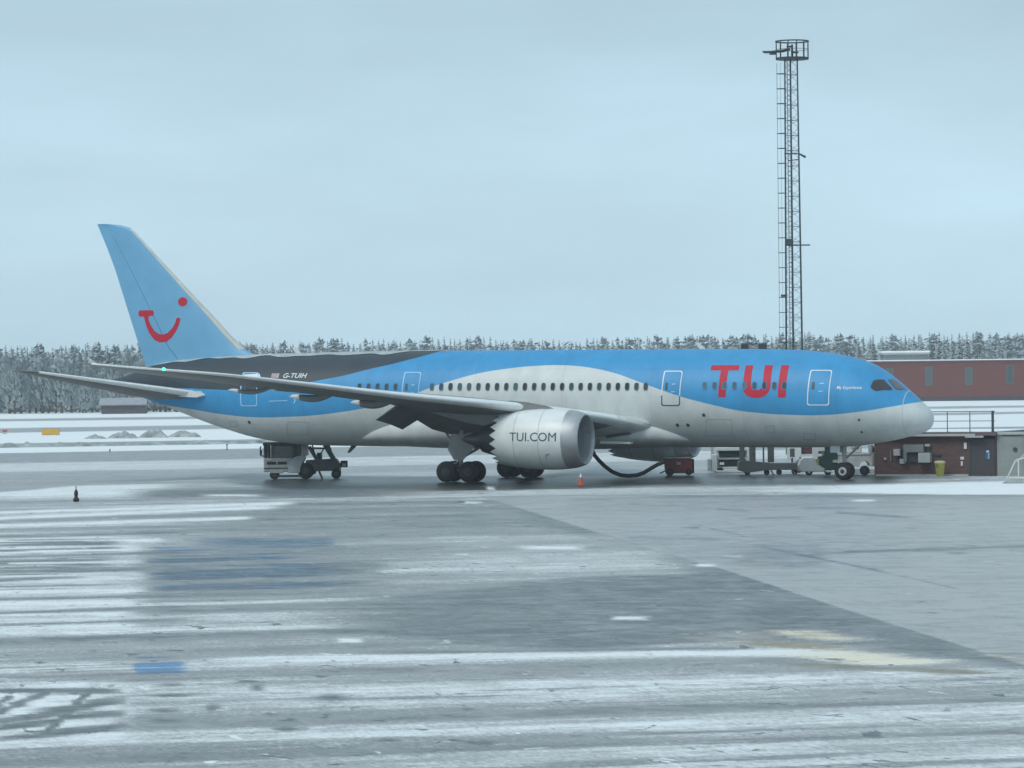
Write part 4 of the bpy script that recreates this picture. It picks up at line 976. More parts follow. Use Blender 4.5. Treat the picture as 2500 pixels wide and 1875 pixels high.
# landing gear
def wheel(bm, x, y, z, r, w_, hub=.45, rimmi=1, core=None):
    lathe(bm, [(-w_/2, r*hub), (-w_/2, r*.80), (-w_*.42, r*.93), (-w_*.25, r), (w_*.25, r), (w_*.42, r*.93), (w_/2, r*.80), (w_/2, r*hub)], 'y', (x, y, z), 36, cap=False)
    lathe(bm, [(-w_/2+.03, r*hub*1.02), (-w_/2+.05, r*hub*.5), (-w_/2-.02, r*hub*.45), (-w_/2-.02, 0.01)], 'y', (x, y, z), 24, mi=rimmi)
    lathe(bm, [(w_/2-.03, r*hub*1.02), (w_/2-.05, r*hub*.5), (w_/2+.02, r*hub*.45), (w_/2+.02, 0.01)], 'y', (x, y, z), 24, mi=rimmi)
    if core:
        for q in (-1, 1): lathe(bm, [(q*(w_/2+.03), r*.24), (q*(w_/2+.05), r*.2), (q*(w_/2+.06), .01)], 'y', (x, y, z), 20, mi=core)
    return bm
for sg in (-1, 1):
    cy = sg*4.9
    bm = BM(); tube(bm, [(0, cy, .72), (0, cy, 1.6)], .13, 14); tube(bm, [(0, cy, 1.55), (.1, cy*.98, 3.6)], .19, 14, mi=1)
    tube(bm, [(-.85, cy, .64), (.85, cy, .64)], .14, 12)
    for q in (-.73, .73): tube(bm, [(q, cy-.72, .64), (q, cy+.72, .64)], .08, 10)
    tube(bm, [(.1, cy, 1.5), (1.6, cy*.6, 2.7)], .08, 10); tube(bm, [(-.1, cy, 1.55), (-1.3, cy*.85, 3.0)], .08, 10)
    tube(bm, [(-.55, cy, .78), (-.62, cy, 1.05), (-.3, cy, 1.15), (-.1, cy, 1.35)], .05, 8)
    tube(bm, [(-.55, cy-.2, .9), (-.75, cy-.2, 1.05), (-.75, cy+.2, 1.05)], .04, 8)
    g = obj('main_landing_gear', bm, [STRUT, GREYP], PL, smooth=True, ang=50)
    for q in (-.73, .73):
        for k in (-1, 1): obj('wheel', wheel(BM(), q, cy+k*.56, .64, .64, .46), [TYRE, RIMDK], g, smooth=True, ang=40)
    bm = BM(); prism(bm, [(-.5, 2.9), (.55, 2.9), (1.05, 2.15), (.22, 1.28), (-.3, 1.33), (-.72, 2.0)], cy+sg*.34, cy+sg*.42); obj('gear_door', bm, GREYP, g)
s0 = 5.5; x = lx(s0); zg = (28.4-s0)*DEL
bm = BM(); tube(bm, [(x, 0, zg+.5), (x, 0, zg+1.2)], .09, 12); tube(bm, [(x, 0, zg+1.1), (x-.1, 0, zg+2.6)], .13, 12, mi=1); tube(bm, [(x, -.5, zg+.51), (x, .5, zg+.51)], .07, 10); tube(bm, [(x, 0, zg+1.2), (x+1.1, 0, zg+2.2)], .06, 8)
g = obj('nose_landing_gear', bm, [STRUT, GREYP], PL, smooth=True, ang=50)
for k in (-1, 1): obj('wheel', wheel(BM(), x, k*.33, zg+.52, .52, .36, .5, 1, 2), [TYRE, RIM, RIMDK], g, smooth=True, ang=40)
for k in (-1, 1): obj('gear_door', box(BM(), x-.75, x-.15, k*.50, k*.54, zg+1.62, zg+2.1, .01), WHITE, g)

# ------------------------------------------------------------ light mast
MD = 300.
def mp_(u, v, t=MD): return dep(u, v, t)
base = gnd(1941, horizon(1941)+FL*6.343/MD)
mast = empty('floodlight_mast', (base[0], base[1], 0), label='tall lattice floodlight mast with round top basket, standing behind the airliner', cat='mast')
ztop = CAM[2]+(horizon(1930)-146)*MD/FL; zb_ = 0
ca_, sa_ = math.cos(YAW), math.sin(YAW)
def mloc(r, dpt, z): return (r*ca_-dpt*sa_, r*sa_+dpt*ca_, z)     # r along picture right, dpt away
pm = MD/FL
# left leg u 1917->1924, right leg 1947->1962 in the picture frame, straightened by the camera roll
def legr(side, t):                             # t 0 at ground, 1 at top
    w_ = 2.05-.45*0-(.95)*t
    return side*w_/2*.62
wb, wt = 1.36, .98
LEGS = [(-.5, -.3), (.5, -.3), (0, .55)]
def lp(i, t):
    w_ = wb+(wt-wb)*t; a, b = LEGS[i]; return mloc(a*w_, b*w_, ztop*t)
for i in range(3): obj('leg', tube(BM(), [lp(i, 0), lp(i, .5), lp(i, 1)], [.085, .075, .06], 8), MASTD, mast)
bm = BM(); nb_ = 52
for j in range(nb_):
    t0, t1 = j/nb_, (j+1)/nb_
    for a, b in ((0, 1), (1, 2), (2, 0)):
        A0, B1 = (lp(a, t0), lp(b, t1)) if j % 2 else (lp(b, t0), lp(a, t1)); tube(bm, [A0, B1], .018, 4, cap=False)
        if j % 2 == 0: tube(bm, [lp(a, t0), lp(b, t0)], .02, 4, cap=False)
obj('lattice_bracing', bm, MASTL, mast)
bm = BM()
for k in (-.32, -.02): tube(bm, [mloc(k, -.35, 1), mloc(k, -.35, ztop)], .03, 5)
zz = 1.
while zz < ztop: tube(bm, [mloc(-.32, -.35, zz), mloc(-.02, -.35, zz)], .014, 4); zz += .33
obj('ladder', bm, MASTD, mast)
bm = BM(); zz = 3.
k = 0
while zz < ztop-.3:                            # hoops of the safety cage stick out to the left
    tube(bm, [mloc(-.55+(-.0), -.2, zz), mloc(-1.10, -.25, zz), mloc(-1.18, -.6, zz), mloc(-.9, -.9, zz), mloc(-.45, -.75, zz)], .026, 5); zz += 1.18; k += 1
obj('safety_cage_hoops', bm, MASTD, mast)
bm = BM()
for q in ((-1.12, -.3), (-1.16, -.6), (-.9, -.9)): tube(bm, [mloc(q[0], q[1], 3), mloc(q[0], q[1], ztop-.3)], .012, 4)
obj('safety_cage_rails', bm, MASTL, mast)
# basket
R_ = 1.30; cz0, cz1 = ztop, ztop+1.45; cxm = .12
circ = lambda z, R: [mloc(cxm+R*math.cos(2*PI*k/28), R*math.sin(2*PI*k/28), z) for k in range(28)]
bm = BM(); lathe(bm, [(cz0, R_*.98), (cz0+.16, R_)], 'z', mloc(cxm, 0, 0), 28); obj('platform', bm, MASTD, mast)
bk = obj('basket_rail', tube(BM(), circ(cz1, R_), .06, 6, closed=True), MASTD, mast)
obj('basket_rail', tube(BM(), circ(cz0+.8, R_), .02, 6, closed=True), MASTD, mast)
for k in range(12):
    a = 2*PI*(k+.4)/12; p = mloc(cxm+R_*math.cos(a), R_*math.sin(a), 0); obj('rail_post', tube(BM(), [(p[0], p[1], cz0), (p[0], p[1], cz1)], .042, 6), MASTD, mast)
bm = BM(); tube(bm, [mloc(cxm, 0, cz0), mloc(cxm, 0, cz0+1.2)], .09, 8); obj('centre_post', bm, MASTD, mast)
bm = BM(); tube(bm, [mloc(-2.25, -.4, cz0+.62), mloc(-1.6, -.3, cz0+.60), mloc(-.6, -.1, cz0+.70), mloc(-.05, 0, cz0+.85)], [.07, .10, .12, .10], 8); obj('lamp_arm', bm, MASTD, mast)
for (r_, dp, z_, w_) in ((-1.85, -.4, .56, .55), (-1.45, -.4, .44, .5), (-.15, -.5, 1.0, .4), (.35, -.3, .55, .5)):
    p = mloc(r_, dp, cz0+z_); bm = BM(); box(bm, -w_/2, w_/2, -.22, .22, -.06, .06, .02); bmesh.ops.rotate(bm, verts=bm.verts, cent=(0, 0, 0), matrix=Matrix.Rotation(YAW, 3, 'Z')); obj('floodlight', bm, MASTD, mast, loc=p)
def mz(v): return CAM[2]+(horizon(1935)-v)*pm
for (v, r0, r1, zd, col) in ((376, -.62, .62, 0, MASTD), (599, -.62, 1.35, 0, MASTD)):
    bm = BM(); tube(bm, [mloc(r0, -.35, mz(v)), mloc(r1, -.35, mz(v))], .06, 6)
    if v == 376: tube(bm, [mloc(.55, -.35, mz(v)), mloc(1.05, -.5, mz(v+9))], [.07, .11], 6); tube(bm, [mloc(-.35, -.35, mz(v+17)), mloc(.55, -.35, mz(v+14))], .045, 6)
    obj('bracket', bm, MASTD, mast)
bm = BM(); p = mloc(-.30, -.5, mz(592)); box(bm, p[0]-.28, p[0]+.28, p[1]-.15, p[1]+.15, p[2]-.22, p[2]+.28, .04); obj('camera_box', bm, MASTD, mast)
bm = BM(); p = mloc(-.85, -.5, mz(722)); box(bm, p[0]-.16, p[0]+.16, p[1]-.1, p[1]+.1, p[2]-.1, p[2]+.1, .03); obj('camera_box', bm, MASTD, mast)

# ------------------------------------------------------------ dark rack standing up behind the crown of the fuselage
gx = gnd(1843, horizon(1843)+FL*6.343/260)
rk = empty('lamp_gantry', (gx[0], gx[1], 0), YAW, 'low dark steel lamp frame just showing above the blue fuselage left of the mast', 'lamp frame')
pz = 260/FL; zt_ = CAM[2]+(horizon(1843)-840)*pz
for x0, x1 in ((-31, -14), (12, 32)): obj('lamp_housing', box(BM(), x0*pz, x1*pz, -.15, .15, zt_-.42, zt_-.02, .02), MASTD, rk)
for q in (-.60, .60): obj('post', tube(BM(), [(q, 0, 0), (q, 0, zt_-.3)], .06, 8), MASTD, rk)
obj('crossbar', box(BM(), -.85, .88, -.06, .06, zt_-.03, zt_+.05, .01), MASTD, rk)
obj('aerial', tube(BM(), [(-.40, 0, zt_), (-.40, 0, zt_+.62)], .025, 6), MASTD, rk)

# ------------------------------------------------------------ near service building at the right
YF = gnd(2300, 1162)[1]
xr = lambda u, v=1100: aty(u, v, YF)[0]
zf = lambda u, v: aty(u, v, YF)[2]
HB = zf(2300, 1064); HR = zf(2300, 1051)
x0b = xr(2134); x1b = xr(2432)
sb = empty('service_building', ((x0b+x1b)/2, YF, 0), label='low dark red brick service building with flat roof behind the aircraft nose', cat='building')
X = lambda u, v=1100: xr(u, v)-(x0b+x1b)/2
# recessed mortar backing and individually laid brick panels
obj('wall', box(BM(), X(2134), X(2367), .03, 9, 0, HB), BRICK, sb)
obj('wall', box(BM(), X(2429), X(2432.5), .03, 9, 0, HB), BRICK, sb)
obj('plinth', box(BM(), X(2140), X(2366), -.30, .02, 0, .10, .01), CONCL, sb)
obj('roof', box(BM(), X(2130), X(2436), -.35, 9.2, HB+.003, HB+.22, .01), mat('roof_edge', (.13, .10, .11), .8, var=.3), sb)
obj('roof_snow', box(BM(), X(2130)+.05, X(2436)-.05, -.15, 9.1, HB+.221, HB+.275, .02), SNOW, sb)
obj('eaves_board', box(BM(), X(2180), X(2385), -.40, -.352, HB-.02, HB+.13), CONCL, sb)
obj('door', box(BM(), X(2371), X(2428), -.02, .03, .03, HB-.18), DOORD, sb); obj('door_canopy', box(BM(), X(2362), X(2406), -.55, -.36, HB-.12, HB+.0, .01), CONCL, sb)
obj('door_frame', box(BM(), X(2367), X(2371), -.05, .03, 0, HB-.1), MASTD, sb); obj('door_frame', box(BM(), X(2428), X(2429.3), -.05, .03, 0, HB-.1), MASTD, sb)
# rooftop railing
zr0, zr1 = HR-.02, zf(2300, 1005)
for u in (2200, 2316.5, 2371.5): obj('railing_post', box(BM(), X(u)-.025, X(u)+.025, -.30, -.25, HB+.22, zr1), STEEL, sb)
obj('railing_post', box(BM(), X(2427)-.07, X(2427)+.07, -.32, -.20, HB+.22, zr1+.04, .01), MASTD, sb)
for u in (2142, 2258): obj('railing_post', box(BM(), X(u)-.025, X(u)+.025, -.30, -.25, HB+.22, zr1), STEEL, sb)
for zz, r_ in ((zr1, .028), (zr1-.58, .022)): obj('rail', tube(BM(), [(X(2136), -.275, zz), (X(2433), -.275, zz)], r_, 8), STEEL, sb)
# equipment on the wall
def wbox(name, u0, u1, v0, v1, d, m, parent=sb, lab=None):
    o = obj(name, box(BM(), X(u0), X(u1), -d, .0, zf(2300, v1), zf(2300, v0), .02), m, parent)
    if lab: o['label'] = lab
    return o
PANEL = mat('grey_panel', (.20, .225, .22), .6, var=.2, scale=2); PANELL = mat('pale_panel', (.42, .45, .45), .6, var=.15, scale=2)
wbox('wall_cabinet', 2209, 2258, 1085, 1104, .35, PANEL); wbox('wall_cabinet', 2209, 2217, 1104, 1128, .35, PANEL); wbox('wall_cabinet', 2199, 2211, 1120, 1132, .3, PANELL)
wbox('wall_cabinet', 2246, 2275, 1105, 1129, .45, PANELL); wbox('wall_cabinet', 2184, 2200, 1096, 1112, .3, PANELL)
wbox('open_cabinet', 2218, 2244, 1106, 1128, .12, DOORD); wbox('wall_cabinet', 2260, 2272, 1084, 1090, .2, PANELL)
wbox('down_pipe', 2202, 2206, 1088, 1115, .10, MASTD); wbox('down_pipe', 2262, 2273, 1092, 1104, .10, GREEN); wbox('vent_grille', 2278, 2298, 1106, 1113, .06, MASTD)
wbox('lamp', 2159, 2164, 1117, 1122, .12, TRWH); wbox('down_pipe', 2174, 2177, 1100, 1125, .08, PANEL)
def tl(name, u0, u1, v0, v1, m, lab, cat, mesh2=None):
    p = (xr((u0+u1)/2), YF-.04, zf(2300, (v0+v1)/2)); e = obj(name, box(BM(), -(xr(u1)-xr(u0))/2, (xr(u1)-xr(u0))/2, -.03, .005, -(zf(2300, v0)-zf(2300, v1))/2, (zf(2300, v0)-zf(2300, v1))/2, .006), m, loc=p)
    return tag(e, lab, cat)
tl('wall_sign', 2354, 2361, 1081, 1096, TRWH, 'small upright white sign on the brick wall left of the dark door', 'sign')
tl('wall_sign', 2345, 2354, 1115, 1122, TRWH, 'upper small white notice low on the brick wall beside the yellow bin', 'sign')
tl('wall_sign', 2346, 2351, 1126, 1137, TRWH, 'lower narrow white notice low on the brick wall beside the yellow bin', 'sign')
o = tl('door_sign', 2407, 2417, 1099, 1121, SIGNB, 'blue and white safety sign on the dark door', 'sign')
obj('symbol', box(BM(), -.07, .07, -.036, -.031, .14, .24), LETW, o)
obj('symbol', box(BM(), .03, .11, -.036, -.031, -.28, .1), mat('sign_teal', (.25, .40, .38), .6, var=.1), o)
# concrete wall at the far right
cw = empty('concrete_wall', (xr(2433)+.02, YF, 0), label='smooth grey concrete wall right of the dark door', cat='wall')
xc = xr(2560)-xr(2433)
pw = xc/2
for k in range(2): obj('wall_panel', box(BM(), k*pw+.006, (k+1)*pw-.006, .02, .30, 0, HB+.05), CONC, cw)
obj('coping', box(BM(), 0, xc, -.1, .45, HB+.053, HB+.22, .01), CONCL, cw); obj('louvre', box(BM(), xr(2449)-xr(2433), xr(2494)-xr(2433), -.04, .019, zf(2300, 1064.5), zf(2300, 1061)), MASTD, cw)
bm = BM(); lathe(bm, [(-.05, .13), (.019, .13)], 'y', (xr(2478)-xr(2433), 0, zf(2300, 1098)), 16); obj('pipe_end', bm, MASTD, cw)
# bin
p = aty(2295, 1163, YF-.9)
bn = empty('waste_bin', (p[0], p[1], 0), label='yellow tapered waste bin with pale lid in front of the brick wall', cat='bin')
bm = BM()
lathe(bm, [(.0, .20), (.04, .23), (.78, .30), (.80, .31)], 'z', seg=24); obj('bin_body', bm, YELL, bn, smooth=True, ang=40)
bm = BM(); lathe(bm, [(.80, .33), (.86, .345), (.93, .32), (.96, .2), (.965, .01)], 'z', seg=24); obj('lid', bm, YLID, bn, smooth=True, ang=40)
obj('label_patch', box(BM(), -.17, -.03, -.30, -.262, .52, .76), mat('olive_patch', (.22, .24, .02), .5, var=.2), bn)
# white tube barrier with snow at its foot, far right
p = gnd(2478, 1172)
br = empty('tube_barrier', (p[0], p[1], 0), label='white tubular barrier frame with diagonal brace at the right edge', cat='barrier')
k_ = 252/FL
for a, b, r_ in (((-18, 0), (2, 40), .05), ((8, 0), (8, 44), .045), ((-18, 2), (22, 2), .05), ((2, 40), (22, 46), .04)):
    obj('frame_tube', tube(BM(), [(a[0]*k_, 0, a[1]*k_+.06), (b[0]*k_, 0, b[1]*k_+.06)], r_, 8), TRWH, br)
p2 = gnd(2465, 1166)
bm = BM(); tube(bm, [(0, 0, .9), (1.9, .4, 2.9)], .05, 8); o = obj('leaning_tube', bm, PALEG, loc=(p2[0]+.2, p2[1]+1.0, 0)); tag(o, 'pale tube leaning up against the concrete wall', 'pole')
sn = lumpy('snow_clump', [(2448+i*7, 1180, .05+.32*math.sin(PI*i/8.)*(.7+.6*random.random()), 1.3) for i in range(9)], DIRTSNOW); tag(sn, 'low grey clump of shovelled snow under the white tube barrier', 'snow heap')

# ------------------------------------------------------------ far red hall, its snowy edge, shed and hut
Db = 849.
def farx(u, d, vv=950): return dep(u, vv, d)
c = gnd(2290, horizon(2290)+FL*6.343/Db); kf = Db/FL
hall = empty('red_hall', (c[0], c[1], 0), YAW-.23, 'long dark red windowed hall beyond the snowy field at the right', 'building')
hz = 6.343-0.; Hh = CAM[2]+(horizon(2290)-881)*kf
ky = 1/math.cos(.23)
fx = lambda u: (u-2290)*kf*ky
obj('wall', box(BM(), fx(2050), fx(2680), 0, 22, .9, Hh-.25), REDWALL, hall)
obj('base_course', box(BM(), fx(2050)+.05, fx(2680)-.05, .15, 21, 0, .9), mat('dark_base', (.03, .035, .045), .8, var=.1), hall)
obj('roof_edge', box(BM(), fx(2049), fx(2681), -.35, 22.3, Hh-.25, Hh+.0), mat('dark_red_fascia', (.10, .022, .025), .7, var=.1), hall)
obj('roof_snow', box(BM(), fx(2049), fx(2681), -.2, 22.2, Hh+.003, Hh+.28, .08), SNOW, hall)
for u, v0, v1, mt in ((2176, 898, 930, 0), (2269, 894, 942, 0), (2364, 896, 940, 1), (2461, 891, 938, 2), (2556, 890, 936, 0)):
    wz0 = CAM[2]+(horizon(u)-v1)*kf; wz1 = CAM[2]+(horizon(u)-v0)*kf
    f_ = obj('window', box(BM(), fx(u)-.85, fx(u)+.85, -.12, .02, wz0, wz1), mat('window_frame_dark', (.06, .09, .09), .6, var=.1), hall)
    obj('pane', box(BM(), fx(u)-.62, fx(u)+.62, -.16, -.121, wz0+.25, wz1-.2), mat('far_glass', (.05, .075, .08) if mt < 2 else (.025, .04, .045), .3, var=.2), f_)
for i in range(22):                            # cladding courses that stand out from the wall
    zc = .95+(Hh-1.3)*i/22.; obj('cladding_course', box(BM(), fx(2050), fx(2680), -.05, -.002, zc+.04, zc+(Hh-1.3)/22.), REDWALL, hall)
sx = gnd(2215, horizon(2215)+FL*6.343/872); ks = 872/FL
sh = empty('flat_roofed_shed', (sx[0], sx[1], 0), YAW, 'pale shed with long flat snow covered roof behind the red hall', 'building')
zt2 = CAM[2]+(horizon(2215)-857)*ks
obj('wall', box(BM(), -55*ks, 52*ks, .5, 9, 0, zt2-.8), mat('shed_wall', (.22, .25, .25), .8, var=.2), sh); obj('roof', box(BM(), -60*ks, 57*ks, -.2, 9.5, zt2-.8, zt2-.45), GREYP, sh); obj('roof_snow', box(BM(), -60*ks, 57*ks, -.1, 9.4, zt2-.447, zt2+.05, .1), SNOW, sh)
hx = gnd(290, 1010.5); kh = np.linalg.norm(hx-CAM)/FL
hut = empty('timber_hut', (hx[0], hx[1], 0), YAW, 'small brown timber hut with snowy gable roof at the forest edge, below the tail', 'hut')
hw_ = 42*kh; hh_ = 22*kh
obj('wall', box(BM(), -hw_, hw_*1.5, 0, 5, 0, hh_), HUTM, hut)
for i in range(11): obj('wall_plank', box(BM(), -hw_+.02+i*2.5*hw_/11, -hw_-.05+(i+1)*2.5*hw_/11, -.05, -.002, .02, hh_), HUTM, hut)
bm = BM(); prismx(bm, [(-.6, hh_-.1), (2.5, hh_+14*kh), (5.6, hh_-.1), (5.6, hh_+.15), (2.5, hh_+17*kh), (-.6, hh_+.15)], -hw_-.5, hw_*1.5+.4); obj('roof', bm, mat('roof_frost', (.30, .32, .35), .8, var=.25), hut)

# ------------------------------------------------------------ far airfield signs and poles
p = gnd(123.5, 1062.5); k_ = (p-CAM)@_f/FL
sg_ = empty('taxiway_sign', (p[0], p[1], 0), YAW, 'yellow taxiway sign board standing in snow at the far left', 'sign')
obj('board', box(BM(), -21.5*k_, 21.5*k_, -.08, .08, 1*k_, 15.5*k_, .03), SIGNY, sg_); obj('backing', box(BM(), -21.8*k_, 21.8*k_, .081, .14, .5*k_, 16*k_), mat('sign_dark', (.2, .13, .03), .6, var=.1), sg_)
for q in (-16, 0, 16): obj('leg', tube(BM(), [(q*k_, 0, -.05), (q*k_, 0, 1.2*k_)], .04, 6), STEEL, sg_)
p = gnd(12, 1060); k_ = (p-CAM)@_f/FL
mk = empty('marker_board', (p[0], p[1], 0), YAW, 'small red and white marker board at the extreme far left', 'marker')
obj('board', box(BM(), -6*k_, 6*k_, -.05, .05, 5*k_, 11*k_, .02), mat('marker_red', (.45, .10, .10), .6, var=.2), mk); obj('board', box(BM(), -6*k_, 5*k_, -.05, .05, 1*k_, 4.9*k_, .02), PALEG, mk); obj('leg', tube(BM(), [(0, 0, -.05), (0, 0, 5*k_)], .05, 6), STEEL, mk)
for u, v, h, lab in ((554, 1099, 16, 'thin dark snow pole in the snow left of the service truck'), (268, 1104, 8, 'short thin snow pole beside the ploughed snow ridge')):
    p = gnd(u, v); k_ = (p-CAM)@_f/FL; bm = BM(); tube(bm, [(0, 0, -.05), (.02, 0, h*k_)], .05, 6); tube(bm, [(.02, 0, h*k_*.72), (.02, 0, h*k_*.9)], .07, 6); tag(obj('snow_pole', bm, STEEL, loc=p), lab, 'pole')
# black marker light at the left
p = gnd(186, 1225); k_ = (p-CAM)@_f/FL
ml_ = empty('apron_marker', (p[0], p[1], 0), YAW, 'black bottle shaped marker post with frosted tip on the snow at the left', 'marker post')
bm = BM(); lathe(bm, [(0, 3.2*k_), (1.2*k_, 6.5*k_), (4.5*k_, 8*k_), (8*k_, 6.8*k_), (11*k_, 4.2*k_), (15*k_, 4.4*k_), (22*k_, 5.2*k_), (26*k_, 3.8*k_), (28*k_, 3.*k_), (29*k_, 2.2*k_)], 'z', seg=20); obj('post_body', bm, BLACKR, ml_, smooth=True)
bm = BM(); lathe(bm, [(29*k_, 1.8*k_), (34*k_, 1.6*k_), (36.5*k_, 2.4*k_), (38*k_, 1.2*k_), (41*k_, .4*k_)], 'z', seg=12); obj('frosted_tip', bm, PALEG, ml_, smooth=True)

# ------------------------------------------------------------ ground equipment
# traffic cone
p = gnd(1418, 1185); k_ = (p-CAM)@_f/FL
cn = empty('traffic_cone', (p[0], p[1], 0), YAW, 'orange traffic cone with white tip in front of the engine', 'traffic cone')
obj('base', box(BM(), -9*k_, 9*k_, -9*k_, 9*k_, 0, 2.0*k_, .01), ORANGE, cn)
bm = BM(); lathe(bm, [(2*k_, 6.5*k_), (13*k_, 4.4*k_), (20*k_, 3.2*k_)], 'z', seg=20); obj('cone', bm, ORANGE, cn, smooth=True, ang=40)
bm = BM(); lathe(bm, [(20.01*k_, 3.2*k_), (27*k_, 1.9*k_), (28.5*k_, 1.5*k_), (28.6*k_, .1*k_)], 'z', seg=20); obj('reflective_sleeve', bm, LETW, cn, smooth=True, ang=40)
# red start cart + hose
p = gnd(1655, 1161); k_ = (p-CAM)@_f/FL
ct = empty('air_start_cart', (p[0], p[1], 0), YAW, 'small red wheeled start cart parked beside the belly with a black hose', 'ground cart')
bm = BM(); prism(bm, [(-31*k_, 10*k_), (-33*k_, 38*k_), (-28*k_, 44*k_), (33*k_, 41*k_), (35*k_, 10*k_), (28*k_, 6*k_), (-24*k_, 6*k_)], -.65, .65, bev=.03); obj('body', bm, REDP, ct)
obj('top_cover', box(BM(), -34*k_, 32*k_, -.70, .70, 42*k_, 45.5*k_, .02), TRGR, ct); obj('end_panel', box(BM(), 33.5*k_, 39*k_, -.6, .6, 6*k_, 40*k_, .02), BLACKR, ct)
obj('control_panel', box(BM(), -4*k_, 6*k_, -.70, -.655, 27*k_, 33*k_), TRGR, ct)
obj('tow_bar', tube(BM(), [(-30*k_, 0, 12*k_), (-44*k_, -.1, 6*k_)], .04, 8), DKMET, ct)
for q, yy in ((-20, -.62), (-20, .62), (26, -.62), (26, .62)): obj('wheel', wheel(BM(), q*k_, yy, 9.5*k_, 9.5*k_ if q < 0 else 8*k_, .18), [TYRE, RIMDK], ct, smooth=True, ang=40)
hp = [(1452, 1112), (1462, 1124), (1476, 1138), (1495, 1152), (1515, 1160), (1535, 1162), (1556, 1160), (1572, 1154), (1590, 1143), (1606, 1134), (1622, 1127)]
bm = BM()
pts = []
for i, (u, v) in enumerate(hp):
    q = aty(u, v, -1.0-.9*i/10 if i else -.9); q[2] = max(q[2], .14); pts.append(q)
pts = [aty(1446, 1100, -.7)]+pts
tube(bm, pts, .125, 12); tag(obj('air_hose', bm, BLACKR, smooth=True), 'thick black hose curving down from the belly to the red cart', 'hose')
# white truck facing the camera
def ring_wheel(parent, x, y, r, w_=.26, rim=RIM): obj('wheel', wheel(BM(), x, y, r, r, w_), [TYRE, rim], parent, smooth=True, ang=40)
p = gnd(1752, 1158); k_ = (p-CAM)@_f/FL
vt_ = empty('white_truck', (p[0], p[1]+3, 0), YAW, 'white truck cab facing the camera below the fuselage, right of the red cart', 'truck'); k_ = k_*1.013
obj('cab', box(BM(), -41*k_, 41*k_, .25, 2.0, 12*k_, 68*k_, .08), TRWH, vt_)
obj('roof_visor', box(BM(), -38*k_, 38*k_, .0, .4, 54*k_, 63*k_, .05), TRWH, vt_)
obj('windscreen', box(BM(), -32*k_, 32*k_, .17, .247, 39*k_, 54*k_, .02), GLASS, vt_)
obj('grille', box(BM(), -33*k_, 33*k_, .12, .248, 17*k_, 35*k_, .02), BLACKR, vt_); obj('grille_bar', box(BM(), -33*k_, 33*k_, .06, .118, 33*k_, 37*k_, .01), TRGR, vt_)
obj('bumper', box(BM(), -24*k_, 26*k_, -.05, .2, 10*k_, 15*k_, .03), TRWH, vt_); obj('bumper', box(BM(), -40*k_, 30*k_, -.05, .2, 1*k_, 7*k_, .03), TRWH, vt_)
obj('mudguard', box(BM(), -50*k_, -37*k_, .0, .9, 4*k_, 46*k_, .06), TRWH, vt_); obj('mudguard', box(BM(), -60*k_, -51*k_, .05, .6, 6*k_, 35*k_, .05), PALEG, vt_)
obj('headlight', box(BM(), -31*k_, -20*k_, .03, .12, 20*k_, 26*k_, .02), LETW, vt_); obj('headlight', box(BM(), 20*k_, 31*k_, .03, .12, 20*k_, 26*k_, .02), LETW, vt_)
obj('mirror', box(BM(), 36*k_, 43*k_, -.1, .12, 40*k_, 62*k_, .03), TRWH, vt_); obj('cargo_box', box(BM(), -40*k_, 40*k_, 2.1, 6.4, 14*k_, 66*k_, .05), TRGR, vt_)
for q in (-33, 33): ring_wheel(vt_, q*k_, 1.1, .42); ring_wheel(vt_, q*k_, 5.3, .42)
# dark gantry dolly: posts over a low bed
p = gnd(1866, 1160); k_ = (p-CAM)@_f/FL
dl = empty('loading_platform', (p[0], p[1]+1.0, 0), YAW, 'dark low loading platform with upright posts below the forward fuselage', 'loader'); k_ *= 1.004
DG = mat('dark_grey_paint', (.07, .085, .09), .6, var=.3, scale=1.5)
bm = BM(); prism(bm, [(-76*k_, 12*k_), (-76*k_, 31*k_), (-70*k_, 36*k_), (-8*k_, 30*k_), (6*k_, 28*k_), (64*k_, 28*k_), (75*k_, 36*k_), (75*k_, 6*k_), (70*k_, 4*k_), (62*k_, 12*k_), (-4*k_, 12*k_), (-60*k_, 6*k_)], -.9, .9, bev=.02); obj('bed', bm, DG, dl)
for a, b in ((-72, -60), (-48, -33), (-3, 12)): obj('post', box(BM(), a*k_, b*k_, -.2, .2, 30*k_, 74*k_, .02), DG, dl)
obj('top_beam', box(BM(), -74*k_, 13*k_, -.22, .22, 72*k_, 77*k_, .02), DG, dl)
for q in (-55, -8, 22, 60): ring_wheel(dl, q*k_, -.75, 7*k_, .16, RIMDK)
for a, b in ((2, 8), (55, 62)): obj('stabiliser_leg', tube(BM(), [(a*k_, -.8, 12*k_), (b*k_, -.9, 1*k_)], .05, 6), DG, dl)
# white cabinet with dark red panel and ledge
p = gnd(1925, 1157); k_ = (p-CAM)@_f/FL
cb_ = empty('control_cabinet', (p[0], p[1]+4.2, 0), YAW, 'white control cabinet with a dark red side panel behind the loading platform', 'cabinet'); k_ *= 1.018
bm = BM(); prism(bm, [(-49*k_, 32*k_), (-49*k_, 76*k_), (-16*k_, 76*k_), (-16*k_, 36*k_), (-28*k_, 36*k_)], 0, 1.0, bev=.02); obj('cabinet', bm, TRWH, cb_)
obj('cabinet_opening', box(BM(), -44*k_, -33*k_, -.03, -.002, 38*k_, 58*k_), DG, cb_); obj('side_panel', box(BM(), -14*k_, 50*k_, .2, .8, 44*k_, 76*k_, .03), mat('dark_red_panel', (.11, .035, .04), .6, var=.3), cb_)
obj('ledge', box(BM(), -16*k_, 58*k_, -.1, .9, 38*k_, 43*k_, .02), TRWH, cb_)
for q in (-40, -20, 50): obj('leg', box(BM(), q*k_, (q+4)*k_, .2, .5, 0, 38*k_), DG, cb_)
